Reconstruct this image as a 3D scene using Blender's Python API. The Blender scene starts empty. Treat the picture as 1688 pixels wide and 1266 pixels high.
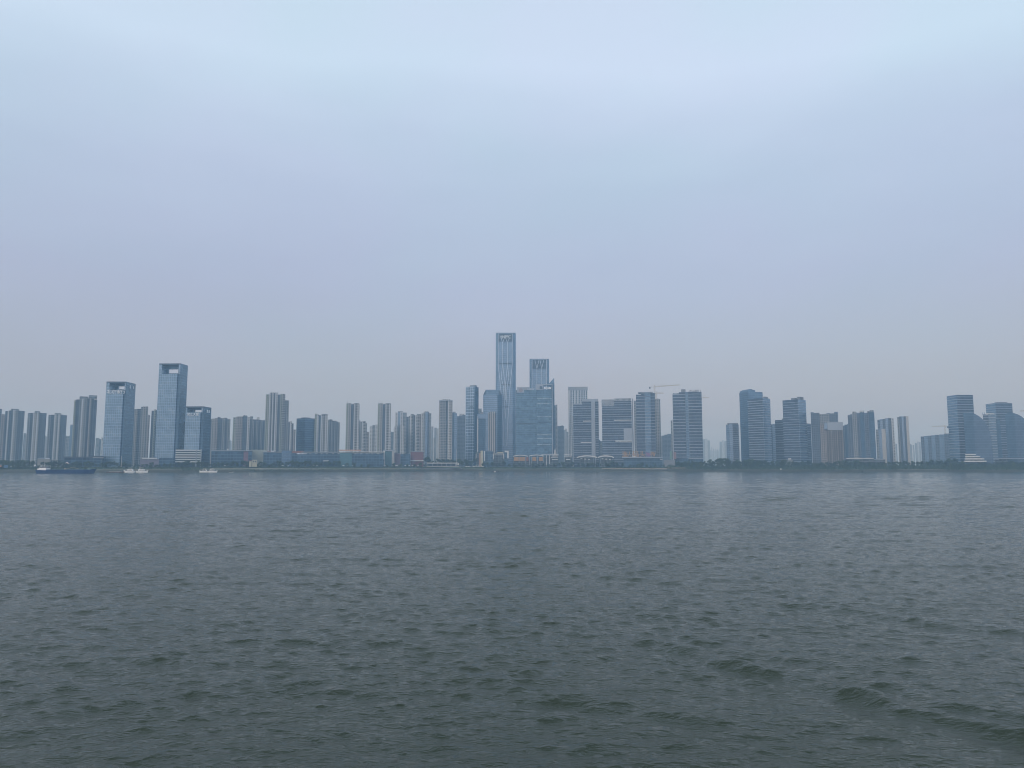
import bpy, math, random
import numpy as np
from mathutils import Vector
R = math.radians
sc = bpy.context.scene
col = sc.collection

# ---------------------------------------------------------------- camera, sky, sun, exposure
H, F, PITCH = 8.0, 1275.0, math.atan(136.0/1275.0)      # eye height in m; focal length in px of a 1688 px wide frame
cam_d = bpy.data.cameras.new("camera"); cam = bpy.data.objects.new("camera", cam_d); col.objects.link(cam)
cam.location = (0, 0, H); cam.rotation_euler = (R(90)+PITCH, 0, 0)
cam_d.sensor_width = 36; cam_d.lens = 36*F/1688; cam_d.clip_start = 0.5; cam_d.clip_end = 40000
sc.camera = cam
sc.view_settings.view_transform = 'Standard'; sc.view_settings.look = 'None'
sc.view_settings.exposure = 0.0; sc.view_settings.gamma = 1; sc.view_settings.use_curve_mapping = False
sc.cycles.max_bounces = 6; sc.cycles.volume_bounces = 2; sc.cycles.diffuse_bounces = 2; sc.cycles.glossy_bounces = 3
sc.cycles.sample_clamp_indirect = 4; sc.cycles.filter_width = 1.0

SUN_EL, SUN_AZ = 42, 215          # azimuth clockwise from +Y: behind the camera, a little to the left
world = bpy.data.worlds.new("World"); sc.world = world; world.use_nodes = True
wt = world.node_tree; wt.nodes.clear()
def wn(t, **k):
    n = wt.nodes.new(t)
    for a, b in k.items(): setattr(n, a, b)
    return n
sky = wn('ShaderNodeTexSky', sky_type='NISHITA', sun_disc=False, sun_elevation=R(SUN_EL), sun_rotation=R(SUN_AZ), air_density=1.5, dust_density=3.0)
bgs = wn('ShaderNodeBackground'); bgs.inputs[1].default_value = 0.05
wt.links.new(sky.outputs[0], bgs.inputs[0])
tc = wn('ShaderNodeTexCoord'); sep = wn('ShaderNodeSeparateXYZ'); wt.links.new(tc.outputs['Generated'], sep.inputs[0])
mp = wn('ShaderNodeMapping'); mp.inputs['Scale'].default_value = (1.0, 1.0, 3.6); wt.links.new(tc.outputs['Generated'], mp.inputs[0])
nz = wn('ShaderNodeTexNoise'); nz.inputs['Scale'].default_value = 2.3; nz.inputs['Detail'].default_value = 6; nz.inputs['Roughness'].default_value = 0.5
wt.links.new(mp.outputs[0], nz.inputs['Vector'])
ad = wn('ShaderNodeMath', operation='MULTIPLY_ADD'); ad.inputs[1].default_value = 0.12; wt.links.new(nz.outputs['Fac'], ad.inputs[0]); wt.links.new(sep.outputs['Z'], ad.inputs[2])
rmp = wn('ShaderNodeValToRGB'); wt.links.new(ad.outputs[0], rmp.inputs[0])
els = rmp.color_ramp.elements
SKY = [(0.0, (0.2, 0.203, 0.313)), (0.07, (0.21, 0.213, 0.328)), (0.17, (0.25, 0.262, 0.388)), (0.29, (0.31, 0.347, 0.504)), (0.4, (0.39, 0.464, 0.605)), (0.53, (0.56, 0.678, 0.809)), (0.72, (0.54, 0.653, 0.76)), (1.0, (0.48, 0.571, 0.663))]
els[0].position = SKY[0][0]; els[0].color = SKY[0][1] + (1,)
els[1].position = SKY[-1][0]; els[1].color = SKY[-1][1] + (1,)
for p, c in SKY[1:-1]:
    e = els.new(p); e.color = c + (1,)
# patches of slightly different cloud tint (cyan-ish to lavender)
nz2 = wn('ShaderNodeTexNoise'); nz2.inputs['Scale'].default_value = 2.6; nz2.inputs['Detail'].default_value = 2
mp2 = wn('ShaderNodeMapping'); mp2.inputs['Location'].default_value = (7.4, 2.9, 1.3); mp2.inputs['Scale'].default_value = (1, 1, 2)
wt.links.new(tc.outputs['Generated'], mp2.inputs[0]); wt.links.new(mp2.outputs[0], nz2.inputs['Vector'])
tint = wn('ShaderNodeValToRGB'); te = tint.color_ramp.elements
te[0].position = .40; te[0].color = (.97, 1.0, .992, 1); te[1].position = .60; te[1].color = (1.022, .985, 1.02, 1)
wt.links.new(nz2.outputs['Fac'], tint.inputs[0])
mul = wn('ShaderNodeMix', data_type='RGBA', blend_type='MULTIPLY'); mul.inputs['Factor'].default_value = 1
wt.links.new(rmp.outputs[0], mul.inputs['A']); wt.links.new(tint.outputs[0], mul.inputs['B'])
bgo = wn('ShaderNodeBackground'); bgo.inputs[1].default_value = 0.97; wt.links.new(mul.outputs['Result'], bgo.inputs[0])
addw = wn('ShaderNodeAddShader'); wt.links.new(bgs.outputs[0], addw.inputs[0]); wt.links.new(bgo.outputs[0], addw.inputs[1])
wo = wn('ShaderNodeOutputWorld'); wt.links.new(addw.outputs[0], wo.inputs[0])

sun_d = bpy.data.lights.new("sun", 'SUN'); sun_d.energy = 0.7; sun_d.angle = R(20); sun_d.color = (1, .96, .9)
sun = bpy.data.objects.new("sun", sun_d); col.objects.link(sun)
sd = Vector((math.sin(R(SUN_AZ))*math.cos(R(SUN_EL)), math.cos(R(SUN_AZ))*math.cos(R(SUN_EL)), math.sin(R(SUN_EL))))
sun.rotation_euler = sd.to_track_quat('Z', 'Y').to_euler()

# ---------------------------------------------------------------- the air: one even haze
hz_mat = bpy.data.materials.new("river_haze"); hz_mat.use_nodes = True
ht = hz_mat.node_tree; ht.nodes.clear()
pv = ht.nodes.new('ShaderNodeVolumePrincipled'); ho = ht.nodes.new('ShaderNodeOutputMaterial')
pv.inputs['Color'].default_value = (.48, .74, 1.0, 1); pv.inputs['Absorption Color'].default_value = (.85, .9, 1, 1); pv.inputs['Density'].default_value = 0.0003; pv.inputs['Anisotropy'].default_value = 0.1
ht.links.new(pv.outputs[0], ho.inputs['Volume'])
hx, hy0, hy1, hz0, hz1 = 7000, -450, 7400, -4, 340
hm = bpy.data.meshes.new("haze")
hm.from_pydata([(x, y, z) for z in (hz0, hz1) for y in (hy0, hy1) for x in (-hx, hx)], [],
               [(0, 2, 3, 1), (4, 5, 7, 6), (0, 1, 5, 4), (2, 6, 7, 3), (0, 4, 6, 2), (1, 3, 7, 5)])
hz = bpy.data.objects.new("haze", hm); col.objects.link(hz); hm.materials.append(hz_mat)
hz["kind"] = "stuff"; hz["label"] = "pale blue-grey haze hanging over the river and city"; hz["category"] = "haze"

# ---------------------------------------------------------------- projection helpers
cp, sp = math.cos(PITCH), math.sin(PITCH)
def ray(px, row):
    x, t = (px-844)/F, (633-row)/F
    return Vector((x, cp - t*sp, sp + t*cp))
def tanb(px, row=769):
    d = ray(px, row); return d.x/d.y
SH = [(-400, 779.6), (-200, 779.5), (0, 779.0), (210, 778.7), (430, 778.2), (640, 777.2), (800, 776.45), (950, 776.35), (1060, 776.7), (1270, 777.3), (1480, 777.7), (1688, 778.1), (2000, 778.4)]
SM = [(tanb(p), -H*ray(p, r).y/ray(p, r).z) for p, r in SH]
def shore(m):
    if m <= SM[0][0]: return SM[0][1]
    for (a, ya), (b, yb) in zip(SM, SM[1:]):
        if m <= b:
            f = (m-a)/(b-a); f = f*f*(3-2*f)*.5 + f*.5
            return ya + (yb-ya)*f
    return SM[-1][1]
G = 7.5     # level of the city ground above the water

# ---------------------------------------------------------------- materials
MATS = {}
class NT:
    def __init__(s, name):
        s.m = bpy.data.materials.new(name); s.m.use_nodes = True; s.t = s.m.node_tree
        s.b = s.t.nodes['Principled BSDF']
    def n(s, t, **k):
        x = s.t.nodes.new(t)
        for a, b in k.items(): setattr(x, a, b)
        return x
    def l(s, a, b): s.t.links.new(a, b)
    def math(s, op, a, b=None, c=None):
        x = s.n('ShaderNodeMath', operation=op)
        for i, v in enumerate((a, b, c)):
            if v is None: continue
            if isinstance(v, (int, float)): x.inputs[i].default_value = v
            else: s.l(v, x.inputs[i])
        return x.outputs[0]
    def mix(s, f, a, b, bt='MIX'):
        x = s.n('ShaderNodeMix', data_type='RGBA', blend_type=bt)
        for k, v in (('Factor', f), ('A', a), ('B', b)):
            i = x.inputs[k] if k != 'A' and k != 'B' else [q for q in x.inputs if q.name == k and q.type == 'RGBA'][0]
            if isinstance(v, (int, float)): i.default_value = v
            elif isinstance(v, tuple): i.default_value = tuple(v) + (1,)
            else: s.l(v, i)
        return [q for q in x.outputs if q.type == 'RGBA'][0]
def plain(name, c, rough=.6, var=.25, scale=.3, metal=0, spec=.5):
    if name in MATS: return MATS[name]
    t = NT(name); tc = t.n('ShaderNodeTexCoord'); nz = t.n('ShaderNodeTexNoise'); nz.inputs['Scale'].default_value = scale; nz.inputs['Detail'].default_value = 4
    t.l(tc.outputs['Object'], nz.inputs['Vector'])
    dk = tuple(v*(1-var) for v in c); lt = tuple(min(1, v*(1+var)) for v in c)
    t.l(t.mix(nz.outputs['Fac'], dk, lt), t.b.inputs['Base Color'])
    t.b.inputs['Roughness'].default_value = rough; t.b.inputs['Metallic'].default_value = metal; t.b.inputs['Specular IOR Level'].default_value = spec
    MATS[name] = t.m; return t.m
def facade(name, wall, glass, fh=3.1, bw=3.2, band=.35, mull=.2, gr=.18, metal=.35, var=.55, wr=.7, wvar=.12):
    """window grid in wall metres (UV): floor bands and mullions of wall, panes of glass with one tone each under painted uneven reflections"""
    if name in MATS: return MATS[name]
    t = NT(name); uv = t.n('ShaderNodeUVMap'); sp_ = t.n('ShaderNodeSeparateXYZ'); t.l(uv.outputs[0], sp_.inputs[0])
    u = t.math('DIVIDE', sp_.outputs[0], bw); v = t.math('DIVIDE', sp_.outputs[1], fh)
    fu, fv = t.math('FRACT', u), t.math('FRACT', v)
    msk = t.math('MULTIPLY', t.math('GREATER_THAN', fu, mull), t.math('GREATER_THAN', fv, band))
    cb = t.n('ShaderNodeCombineXYZ'); t.l(t.math('FLOOR', u), cb.inputs[0]); t.l(t.math('FLOOR', v), cb.inputs[1])
    wnz = t.n('ShaderNodeTexWhiteNoise', noise_dimensions='3D'); t.l(cb.outputs[0], wnz.inputs['Vector'])
    g0 = tuple(x*(1-var) for x in glass); g1 = tuple(min(1, x*(1+var)) for x in glass)
    gl = t.mix(wnz.outputs['Value'], g0, g1)
    tc = t.n('ShaderNodeTexCoord'); n3 = t.n('ShaderNodeTexNoise'); n3.inputs['Scale'].default_value = .045; n3.inputs['Detail'].default_value = 3; t.l(tc.outputs['Object'], n3.inputs['Vector'])
    gl = t.mix(1., gl, t.mix(n3.outputs['Fac'], (.62, .66, .72), (1.35, 1.3, 1.25)), 'MULTIPLY')  # broad uneven reflections painted into the glass colour
    # a pale blind behind some panes
    bl = t.math('GREATER_THAN', wnz.outputs['Value'], .9); gl = t.mix(t.math('MULTIPLY', bl, .2), gl, tuple(min(.5, x*2.2+.05) for x in glass))
    nz = t.n('ShaderNodeTexNoise'); nz.inputs['Scale'].default_value = .07; nz.inputs['Detail'].default_value = 5
    t.l(tc.outputs['Object'], nz.inputs['Vector'])
    wl = t.mix(nz.outputs['Fac'], tuple(x*(1-wvar*2) for x in wall), tuple(min(1, x*(1+wvar)) for x in wall))
    t.l(t.mix(msk, wl, gl), t.b.inputs['Base Color'])
    t.l(t.math('MULTIPLY_ADD', msk, gr-wr, wr), t.b.inputs['Roughness'])
    t.l(t.math('MULTIPLY', msk, metal), t.b.inputs['Metallic'])
    MATS[name] = t.m; return t.m
WARM = facade('warm render with small windows', (.335, .33, .325), (.06, .08, .1), 3.0, 3.4, .5, .45)
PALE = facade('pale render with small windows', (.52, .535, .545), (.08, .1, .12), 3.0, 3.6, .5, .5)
PINK = facade('pinkish tile with small windows', (.30, .285, .285), (.07, .08, .1), 3.0, 3.2, .45, .4)
GREY = facade('grey render with windows', (.27, .29, .31), (.06, .09, .12), 3.0, 2.8, .4, .35)
OLIV = facade('green-grey render with windows', (.34, .37, .33), (.07, .1, .1), 3.0, 3.0, .45, .4)
WIN = facade('recessed window strip', (.20, .24, .28), (.05, .08, .12), 3.0, 2.4, .25, .12)
BALC = facade('balcony strip', (.40, .41, .42), (.035, .05, .07), 3.0, 7.0, .42, .06)  # dark gaps between slabs: shade of the voids put into the colour
DARK = facade('dark blue-grey flats', (.13, .165, .21), (.05, .08, .13), 3.1, 3.0, .35, .25)
SHAF = plain('solid pale concrete', (.42, .415, .41), .8)
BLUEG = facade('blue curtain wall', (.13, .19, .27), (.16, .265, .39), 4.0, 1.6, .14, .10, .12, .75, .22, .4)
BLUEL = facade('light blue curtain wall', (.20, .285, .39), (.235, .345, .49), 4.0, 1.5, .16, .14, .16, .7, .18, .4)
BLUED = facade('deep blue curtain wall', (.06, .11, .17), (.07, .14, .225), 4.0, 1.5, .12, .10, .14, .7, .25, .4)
TEAL = facade('blue-green glass with random bright panes', (.10, .17, .25), (.12, .22, .32), 4.2, 3.0, .18, .05, .14, .7, .3, .4)
GATEF = facade('gate tower glass in sunlit tone', (.23, .34, .46), (.20, .32, .45), 4.0, 2.8, .12, .14, .2, .6, .16, .5)  # front face lighter: its sunlight is put into the colour
GATES = facade('gate tower glass in shaded tone', (.06, .13, .20), (.08, .165, .26), 4.0, 2.0, .12, .12, .2, .6, .16, .5)  # same glass made darker: shade of the side face put into the colour
BANDG = facade('slate glass between floor slabs', (.09, .12, .17), (.06, .10, .16), 4.0, 1.8, .10, .14, .15, .6, .5, .4)
LATT = facade('crown lattice', (.40, .43, .47), (.12, .16, .20), 2.2, 2.2, .35, .4, .4, .2)
FRAME = facade('pale concrete frame with open bays', (.20, .18, .17), (.04, .045, .055), 3.2, 3.6, .34, .26, .6, 0, .4)
PANEL = plain('pale blue-grey panels', (.31, .36, .43), .6, .08)
WHITE = plain('off white paint', (.62, .64, .65), .55, .08)
SLAB = plain('light grey floor slab', (.31, .36, .42), .6, .08)
RIB = plain('brushed aluminium rib', (.50, .57, .64), .35, .05, .2, .3)
MECH = plain('dark louvres', (.05, .08, .12), .6)
ROOF = plain('grey roof plant', (.20, .22, .25), .8)
CONC = plain('weathered concrete', (.33, .33, .32), .85)
TERR = plain('terracotta red cladding', (.24, .105, .09), .7)
ORNG = plain('orange lettering panel', (.40, .235, .11), .6)
TAN = plain('tan brick', (.34, .22, .15), .8)
LETT = plain('white letter panels', (.80, .84, .88), .5, .03)
PURP = plain('mauve lettering panel', (.28, .12, .28), .6)
CREAM = plain('cream render', (.46, .44, .34), .7)
LOWG = facade('low blue glass', (.10, .16, .22), (.06, .12, .19), 4.5, 4.5, .14, .08, .15, .5, .4, .5)
LOWD = facade('dark shopfronts', (.12, .15, .17), (.05, .07, .09), 4.0, 5.0, .25, .12, .2, .3, .5, .5)
STEEL = plain('galvanised steel', (.30, .32, .34), .5)
CRANE = plain('faded crane yellow', (.36, .27, .12), .6)

# ---------------------------------------------------------------- mesh builder
class MB:
    def __init__(s): s.v = []; s.f = []; s.uv = []
    def face(s, pts, uvs=None):
        n = len(s.v); s.v += [tuple(p) for p in pts]; s.f.append(tuple(range(n, n+len(pts))))
        s.uv += uvs if uvs else [(p[0], p[1]) for p in pts]
        return s
    def prism(s, poly, z0, z1):
        """poly counter-clockwise seen from above; z1 a number or one height per vertex"""
        n = len(poly); zt = z1 if isinstance(z1, (list, tuple)) else [z1]*n; u = 0.
        for i in range(n):
            a, b = poly[i], poly[(i+1) % n]; w = math.dist(a, b)
            s.face([(a[0], a[1], z0), (b[0], b[1], z0), (b[0], b[1], zt[(i+1) % n]), (a[0], a[1], zt[i])],
                   [(u, z0), (u+w, z0), (u+w, zt[(i+1) % n]), (u, zt[i])])
            u += w
        s.face([(p[0], p[1], z) for p, z in zip(poly, zt)], [(.3, .01)]*n)
        s.face([(p[0], p[1], z0) for p in reversed(poly)], [(.3, .01)]*n)
        return s
    def box(s, x0, x1, y0, y1, z0, z1): return s.prism([(x0, y0), (x1, y0), (x1, y1), (x0, y1)], z0, z1)
    def beam(s, p, q, w, d=None):
        p, q = Vector(p), Vector(q); d = w if d is None else d
        t = (q-p).normalized(); up = Vector((0, 1, 0)) if abs(t.y) < .9 else Vector((0, 0, 1))
        a = t.cross(up).normalized()*w/2; b = a.cross(t).normalized()*d/2
        c = [p-a-b, p+a-b, p+a+b, p-a+b, q-a-b, q+a-b, q+a+b, q-a+b]
        for f in ((0, 3, 2, 1), (4, 5, 6, 7), (0, 1, 5, 4), (1, 2, 6, 5), (2, 3, 7, 6), (3, 0, 4, 7)): s.face([c[i] for i in f])
        return s
    def tube(s, p, q, r0, r1, n=7):
        p, q = Vector(p), Vector(q); t = (q-p).normalized(); up = Vector((1, 0, 0)) if abs(t.x) < .9 else Vector((0, 1, 0))
        a = t.cross(up).normalized(); b = t.cross(a)
        A = [p + (a*math.cos(k*2*math.pi/n) + b*math.sin(k*2*math.pi/n))*r0 for k in range(n)]
        B = [q + (a*math.cos(k*2*math.pi/n) + b*math.sin(k*2*math.pi/n))*r1 for k in range(n)]
        for k in range(n): s.face([A[k], A[(k+1) % n], B[(k+1) % n], B[k]])
        s.face(B); s.face(A[::-1]); return s
    def build(s, name, mat, parent=None, smooth=False):
        me = bpy.data.meshes.new(name); me.from_pydata(s.v, [], s.f)
        l = me.uv_layers.new(name='UVMap'); l.data.foreach_set('uv', [c for p in s.uv for c in p])
        me.materials.append(mat)
        if smooth: me.polygons.foreach_set('use_smooth', [True]*len(me.polygons))
        me.update()
        o = bpy.data.objects.new(name, me); col.objects.link(o)
        if parent: o.parent = parent
        return o
def tag(o, label, cat, group=None, kind=None):
    if label: o["label"] = label
    if cat: o["category"] = cat
    if group: o["group"] = group
    if kind: o["kind"] = kind
    return o
def empty(name, loc, rz=0):
    o = bpy.data.objects.new(name, None); col.objects.link(o); o.location = loc; o.rotation_euler = (0, 0, rz); o.empty_display_size = 1
    return o
def copy_tree(o, parent=None):
    c = o.copy(); col.objects.link(c); c.parent = parent
    for ch in [x for x in o.children]: copy_tree(ch, c)
    return c
def text_mesh(name, txt, size, mat, parent, loc, thick=.3, xs=1, bold=0):
    cu = bpy.data.curves.new(name, 'FONT'); cu.body = txt; cu.size = size; cu.extrude = thick; cu.align_x = 'CENTER'; cu.offset = bold
    o = bpy.data.objects.new(name, cu); col.objects.link(o)
    dg = bpy.context.evaluated_depsgraph_get(); me = bpy.data.meshes.new_from_object(o.evaluated_get(dg)); me.name = name
    bpy.data.objects.remove(o); me.materials.clear(); me.materials.append(mat)
    m = bpy.data.objects.new(name, me); col.objects.link(m); m.parent = parent; m.location = loc; m.rotation_euler = (R(90), 0, 0); m.scale = (xs, 1, 1)
    return m

# ---------------------------------------------------------------- river
def build_water():
    rng = np.random.default_rng(4)
    ys = [-430., -150., -40., 2.]
    y = 7.
    while y < 1470:
        ys.append(y); y *= 1.0034
    ys = np.array(ys + [1475.])
    s = np.linspace(-1.04, 1.04, 1301)
    s = np.concatenate([[-4, -2.4, -1.7, -1.3, -1.1], s, [1.1, 1.3, 1.7, 2.4, 4]])
    Y, S = np.meshgrid(ys, s, indexing='ij'); X = S*(np.abs(Y)+6)
    sp_ = np.maximum(np.abs(Y)*.0034, .0016*(np.abs(Y)+6))
    sp_ = np.where((np.abs(S) > 1.05) | (Y < 6), 40, sp_)
    Z = np.zeros_like(X); DX = np.zeros_like(X); DY = np.zeros_like(X)
    lams = np.exp(np.concatenate([rng.uniform(np.log(.26), np.log(7.5), 126), rng.uniform(np.log(6.), np.log(18.), 34)]))
    var = np.zeros_like(X)
    sl = lambda L: .0285*(1.8 if L < .8 else 1.35 if L < 1.5 else .72 if L < 2.6 else .45 if L < 4 else .34 if L < 7 else .14)
    for L in lams: var += (sl(L)*np.clip((L/sp_-2.2)/2.5, 0, 1))**2
    full = sum(sl(L)**2 for L in lams); gain = np.minimum(np.sqrt(full*np.interp(np.abs(Y), [25, 140, 1400], [.8, .45, .40])/np.maximum(var, 1e-9)), 3.2)
    gain = np.where(sp_ > 30, 0, np.maximum(gain, .7))
    # gusts and slicks: patches of rougher and calmer water, some tens to some hundreds of metres long
    gp = np.zeros_like(X)
    for q in range(14):
        gl = np.exp(rng.uniform(np.log(14), np.log(260))); ga = rng.normal(0, .5)
        gp += np.sin(2*np.pi/gl*(X*np.sin(ga)*.7+Y*np.cos(ga))+rng.uniform(0, 6.28)+1.5*np.sin(X/gl*1.3+rng.uniform(0, 6)))
    gain = gain*np.clip(1+.055*gp, .65, 1.35)
    for L in lams:
        k = 2*np.pi/L; th = rng.normal(.10, .62 if L < 2.5 else .42); kx, ky = k*np.sin(th), k*np.cos(th)
        a = sl(L)/k
        fade = np.clip((L/sp_-2.2)/2.5, 0, 1)
        # slow drift of strength so that waves come in groups
        gk = k*.11; gm = .55+.45*np.sin(X*gk*np.cos(th+1.1)+Y*gk*np.sin(th+.7)+rng.uniform(0, 6.28))
        ph = kx*X+ky*Y+rng.uniform(0, 6.28) + .8*np.sin(X*k*.05+rng.uniform(0, 6))
        A = a*fade*gm*gain; Z += A*np.cos(ph); st = .9
        DX -= st*A*np.sin(ph)*np.sin(th); DY -= st*A*np.sin(ph)*np.cos(th)
    # the wake that runs in from the right: a few oblique crests
    for (x0, y0, x1, y1, h, w) in ((6.2, 37., 17., 21.5, .22, .55), (13.5, 50., 30., 33., .14, .7), (-3., 31., 7.5, 25., .10, .6), (2., 60., 20., 50., .07, .8), (-19, 36., -8, 43., .06, .6), (-14, 27., -5, 31., .05, .5)):
        d = np.array([x1-x0, y1-y0]); L = np.hypot(*d); d /= L; n = np.array([d[1], -d[0]])
        a = (X-x0)*d[0]+(Y-y0)*d[1]; b = (X-x0)*n[0]+(Y-y0)*n[1] + .35*np.sin(a*.9)+.15*np.sin(a*2.3+1)
        env = np.clip(a/L*4+.4, 0, 1)*np.clip((L-a)/L*4+.4, 0, 1)*(.75+.25*np.sin(a*1.3))
        Z += h*env*(np.exp(-(b/w)**2) - .45*np.exp(-((b-1.8*w)/w)**2) - .45*np.exp(-((b+1.8*w)/w)**2))
    co = np.stack([X+DX, Y+DY, Z], -1).reshape(-1, 3)
    nr, nc = X.shape
    i = np.arange(nr*nc).reshape(nr, nc); q = np.stack([i[:-1, :-1], i[:-1, 1:], i[1:, 1:], i[1:, :-1]], -1).reshape(-1)
    me = bpy.data.meshes.new('water'); me.vertices.add(len(co)); me.vertices.foreach_set('co', co.ravel().astype(np.float32))
    nf = len(q)//4; me.loops.add(len(q)); me.loops.foreach_set('vertex_index', q.astype(np.int32))
    me.polygons.add(nf); me.polygons.foreach_set('loop_start', (np.arange(nf)*4).astype(np.int32)); me.polygons.foreach_set('loop_total', np.full(nf, 4, np.int32))
    me.update(); me.validate(); me.polygons.foreach_set('use_smooth', [True]*nf)
    t = NT('murky river water'); b = t.b
    tc = t.n('ShaderNodeTexCoord')
    nz = t.n('ShaderNodeTexNoise'); nz.inputs['Scale'].default_value = .05; nz.inputs['Detail'].default_value = 3; t.l(tc.outputs['Object'], nz.inputs['Vector'])
    t.l(t.mix(nz.outputs['Fac'], (.015, .028, .016), (.023, .035, .019)), b.inputs['Base Color'])
    b.inputs['Roughness'].default_value = .05; b.inputs['IOR'].default_value = 1.35; b.inputs['Specular IOR Level'].default_value = .5
    mpn = t.n('ShaderNodeMapping'); mpn.inputs['Scale'].default_value = (.75, 1.25, 1); mpn.inputs['Rotation'].default_value = (0, 0, .2); t.l(tc.outputs['Object'], mpn.inputs[0])
    a1 = t.n('ShaderNodeTexNoise'); a1.inputs['Scale'].default_value = 5.5; a1.inputs['Detail'].default_value = 4; a1.inputs['Roughness'].default_value = .6; t.l(mpn.outputs[0], a1.inputs['Vector'])
    a2 = t.n('ShaderNodeTexNoise'); a2.inputs['Scale'].default_value = .9; a2.inputs['Detail'].default_value = 3; a2.inputs['Roughness'].default_value = .6; t.l(mpn.outputs[0], a2.inputs['Vector'])
    b1 = t.n('ShaderNodeBump'); b1.inputs['Strength'].default_value = .8; b1.inputs['Distance'].default_value = .08; t.l(a1.outputs['Fac'], b1.inputs['Height'])
    b2 = t.n('ShaderNodeBump'); b2.inputs['Strength'].default_value = .5; b2.inputs['Distance'].default_value = .35; t.l(a2.outputs['Fac'], b2.inputs['Height']); t.l(b1.outputs[0], b2.inputs['Normal'])
    # fine chop, point-sampled so that it still scatters the sky far out: a random tilt of the surface normal
    def tilt(scale, amp, nrm):
        q = t.n('ShaderNodeTexNoise'); q.inputs['Scale'].default_value = scale; q.inputs['Detail'].default_value = 2; t.l(mpn.outputs[0], q.inputs['Vector'])
        v1 = t.n('ShaderNodeVectorMath', operation='SUBTRACT'); t.l(q.outputs['Color'], v1.inputs[0]); v1.inputs[1].default_value = (.5, .5, .5)
        v2 = t.n('ShaderNodeVectorMath', operation='MULTIPLY'); t.l(v1.outputs[0], v2.inputs[0]); v2.inputs[1].default_value = (amp*.7, amp, 0)
        v3 = t.n('ShaderNodeVectorMath', operation='ADD'); t.l(nrm, v3.inputs[0]); t.l(v2.outputs[0], v3.inputs[1])
        v4 = t.n('ShaderNodeVectorMath', operation='NORMALIZE'); t.l(v3.outputs[0], v4.inputs[0]); return v4.outputs[0]
    t.l(tilt(3.1, .34, tilt(.8, .24, b2.outputs[0])), b.inputs['Normal'])
    me.materials.append(t.m)
    o = bpy.data.objects.new('water', me); col.objects.link(o); o["kind"] = "structure"
    o["label"] = "grey-green river water with small choppy waves"
build_water()

# ---------------------------------------------------------------- far bank and city ground
def hn(x, y):
    return math.sin(x*.031+y*.017)+.6*math.sin(x*.083-y*.05+1)+.4*math.sin(x*.19+2.2)
PROF = [(-40, -3), (-12, -2), (0, -.05), (1.5, .8), (4, 2.2), (7, 3.3), (9, 3.5), (16, 3.8), (20, 4.2), (30, 5.2), (42, 6.8), (55, 7.4), (70, G), (120, G), (300, G), (800, G), (2000, G), (5500, G)]
def ground_z(off):
    for (a, za), (b, zb) in zip(PROF, PROF[1:]):
        if off <= b: return za+(zb-za)*max(0, (off-a))/(b-a)
    return G
def build_ground():
    ms = [-4.2, -3, -2, -1.4, -1] + list(np.linspace(-.85, .85, 420)) + [1, 1.4, 2, 3, 4.2]
    v, f = [], []
    for m in ms:
        ysm = shore(m)
        for off, z in PROF:
            jig = 1.1*hn(m*1200, 0) if -5 < off < 60 else 0
            yy = ysm+off+jig; z2 = z + (.25*hn(m*1300+off*3, off*5) if 1 < off < 60 else 0)
            xx = m*(ysm+min(off, 350)); v.append((xx, yy, z2))
    n = len(PROF)
    for i in range(len(ms)-1):
        for j in range(n-1): f.append((i*n+j, (i+1)*n+j, (i+1)*n+j+1, i*n+j+1))
    me = bpy.data.meshes.new('ground'); me.from_pydata(v, [], f); me.polygons.foreach_set('use_smooth', [True]*len(f))
    t = NT('river bank ground'); ge = t.n('ShaderNodeNewGeometry'); sp_ = t.n('ShaderNodeSeparateXYZ'); t.l(ge.outputs['Position'], sp_.inputs[0])
    nz = t.n('ShaderNodeTexNoise'); nz.inputs['Scale'].default_value = .06; nz.inputs['Detail'].default_value = 5; t.l(ge.outputs['Position'], nz.inputs['Vector'])
    n2 = t.n('ShaderNodeTexNoise'); n2.inputs['Scale'].default_value = .9; n2.inputs['Detail'].default_value = 5; t.l(ge.outputs['Position'], n2.inputs['Vector'])
    zz = t.math('MULTIPLY_ADD', t.math('SUBTRACT', nz.outputs['Fac'], .5), 2.6, sp_.outputs[2])
    rp = t.n('ShaderNodeValToRGB'); rp.color_ramp.interpolation = 'LINEAR'; t.l(t.math('DIVIDE', zz, 10.), rp.inputs[0])
    e = rp.color_ramp.elements; e[0].position = 0; e[0].color = (.035, .035, .03, 1); e[1].position = 1; e[1].color = (.07, .08, .05, 1)
    for p, c in ((.10, (.045, .045, .035)), (.31, (.06, .06, .045)), (.34, (.15, .145, .115)), (.385, (.16, .15, .12)), (.41, (.07, .10, .04)), (.55, (.075, .11, .045)), (.68, (.05, .08, .035)), (.8, (.05, .075, .035))):
        q = e.new(p); q.color = c+(1,)
    t.l(t.mix(t.math('MULTIPLY', n2.outputs['Fac'], .9), rp.outputs[0], (.03, .04, .025), 'MIX'), t.b.inputs['Base Color']); t.b.inputs['Roughness'].default_value = .95
    me.materials.append(t.m); o = bpy.data.objects.new('ground', me); col.objects.link(o); o["kind"] = "structure"
    o["label"] = "grassy river bank and city ground"
build_ground()

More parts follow.
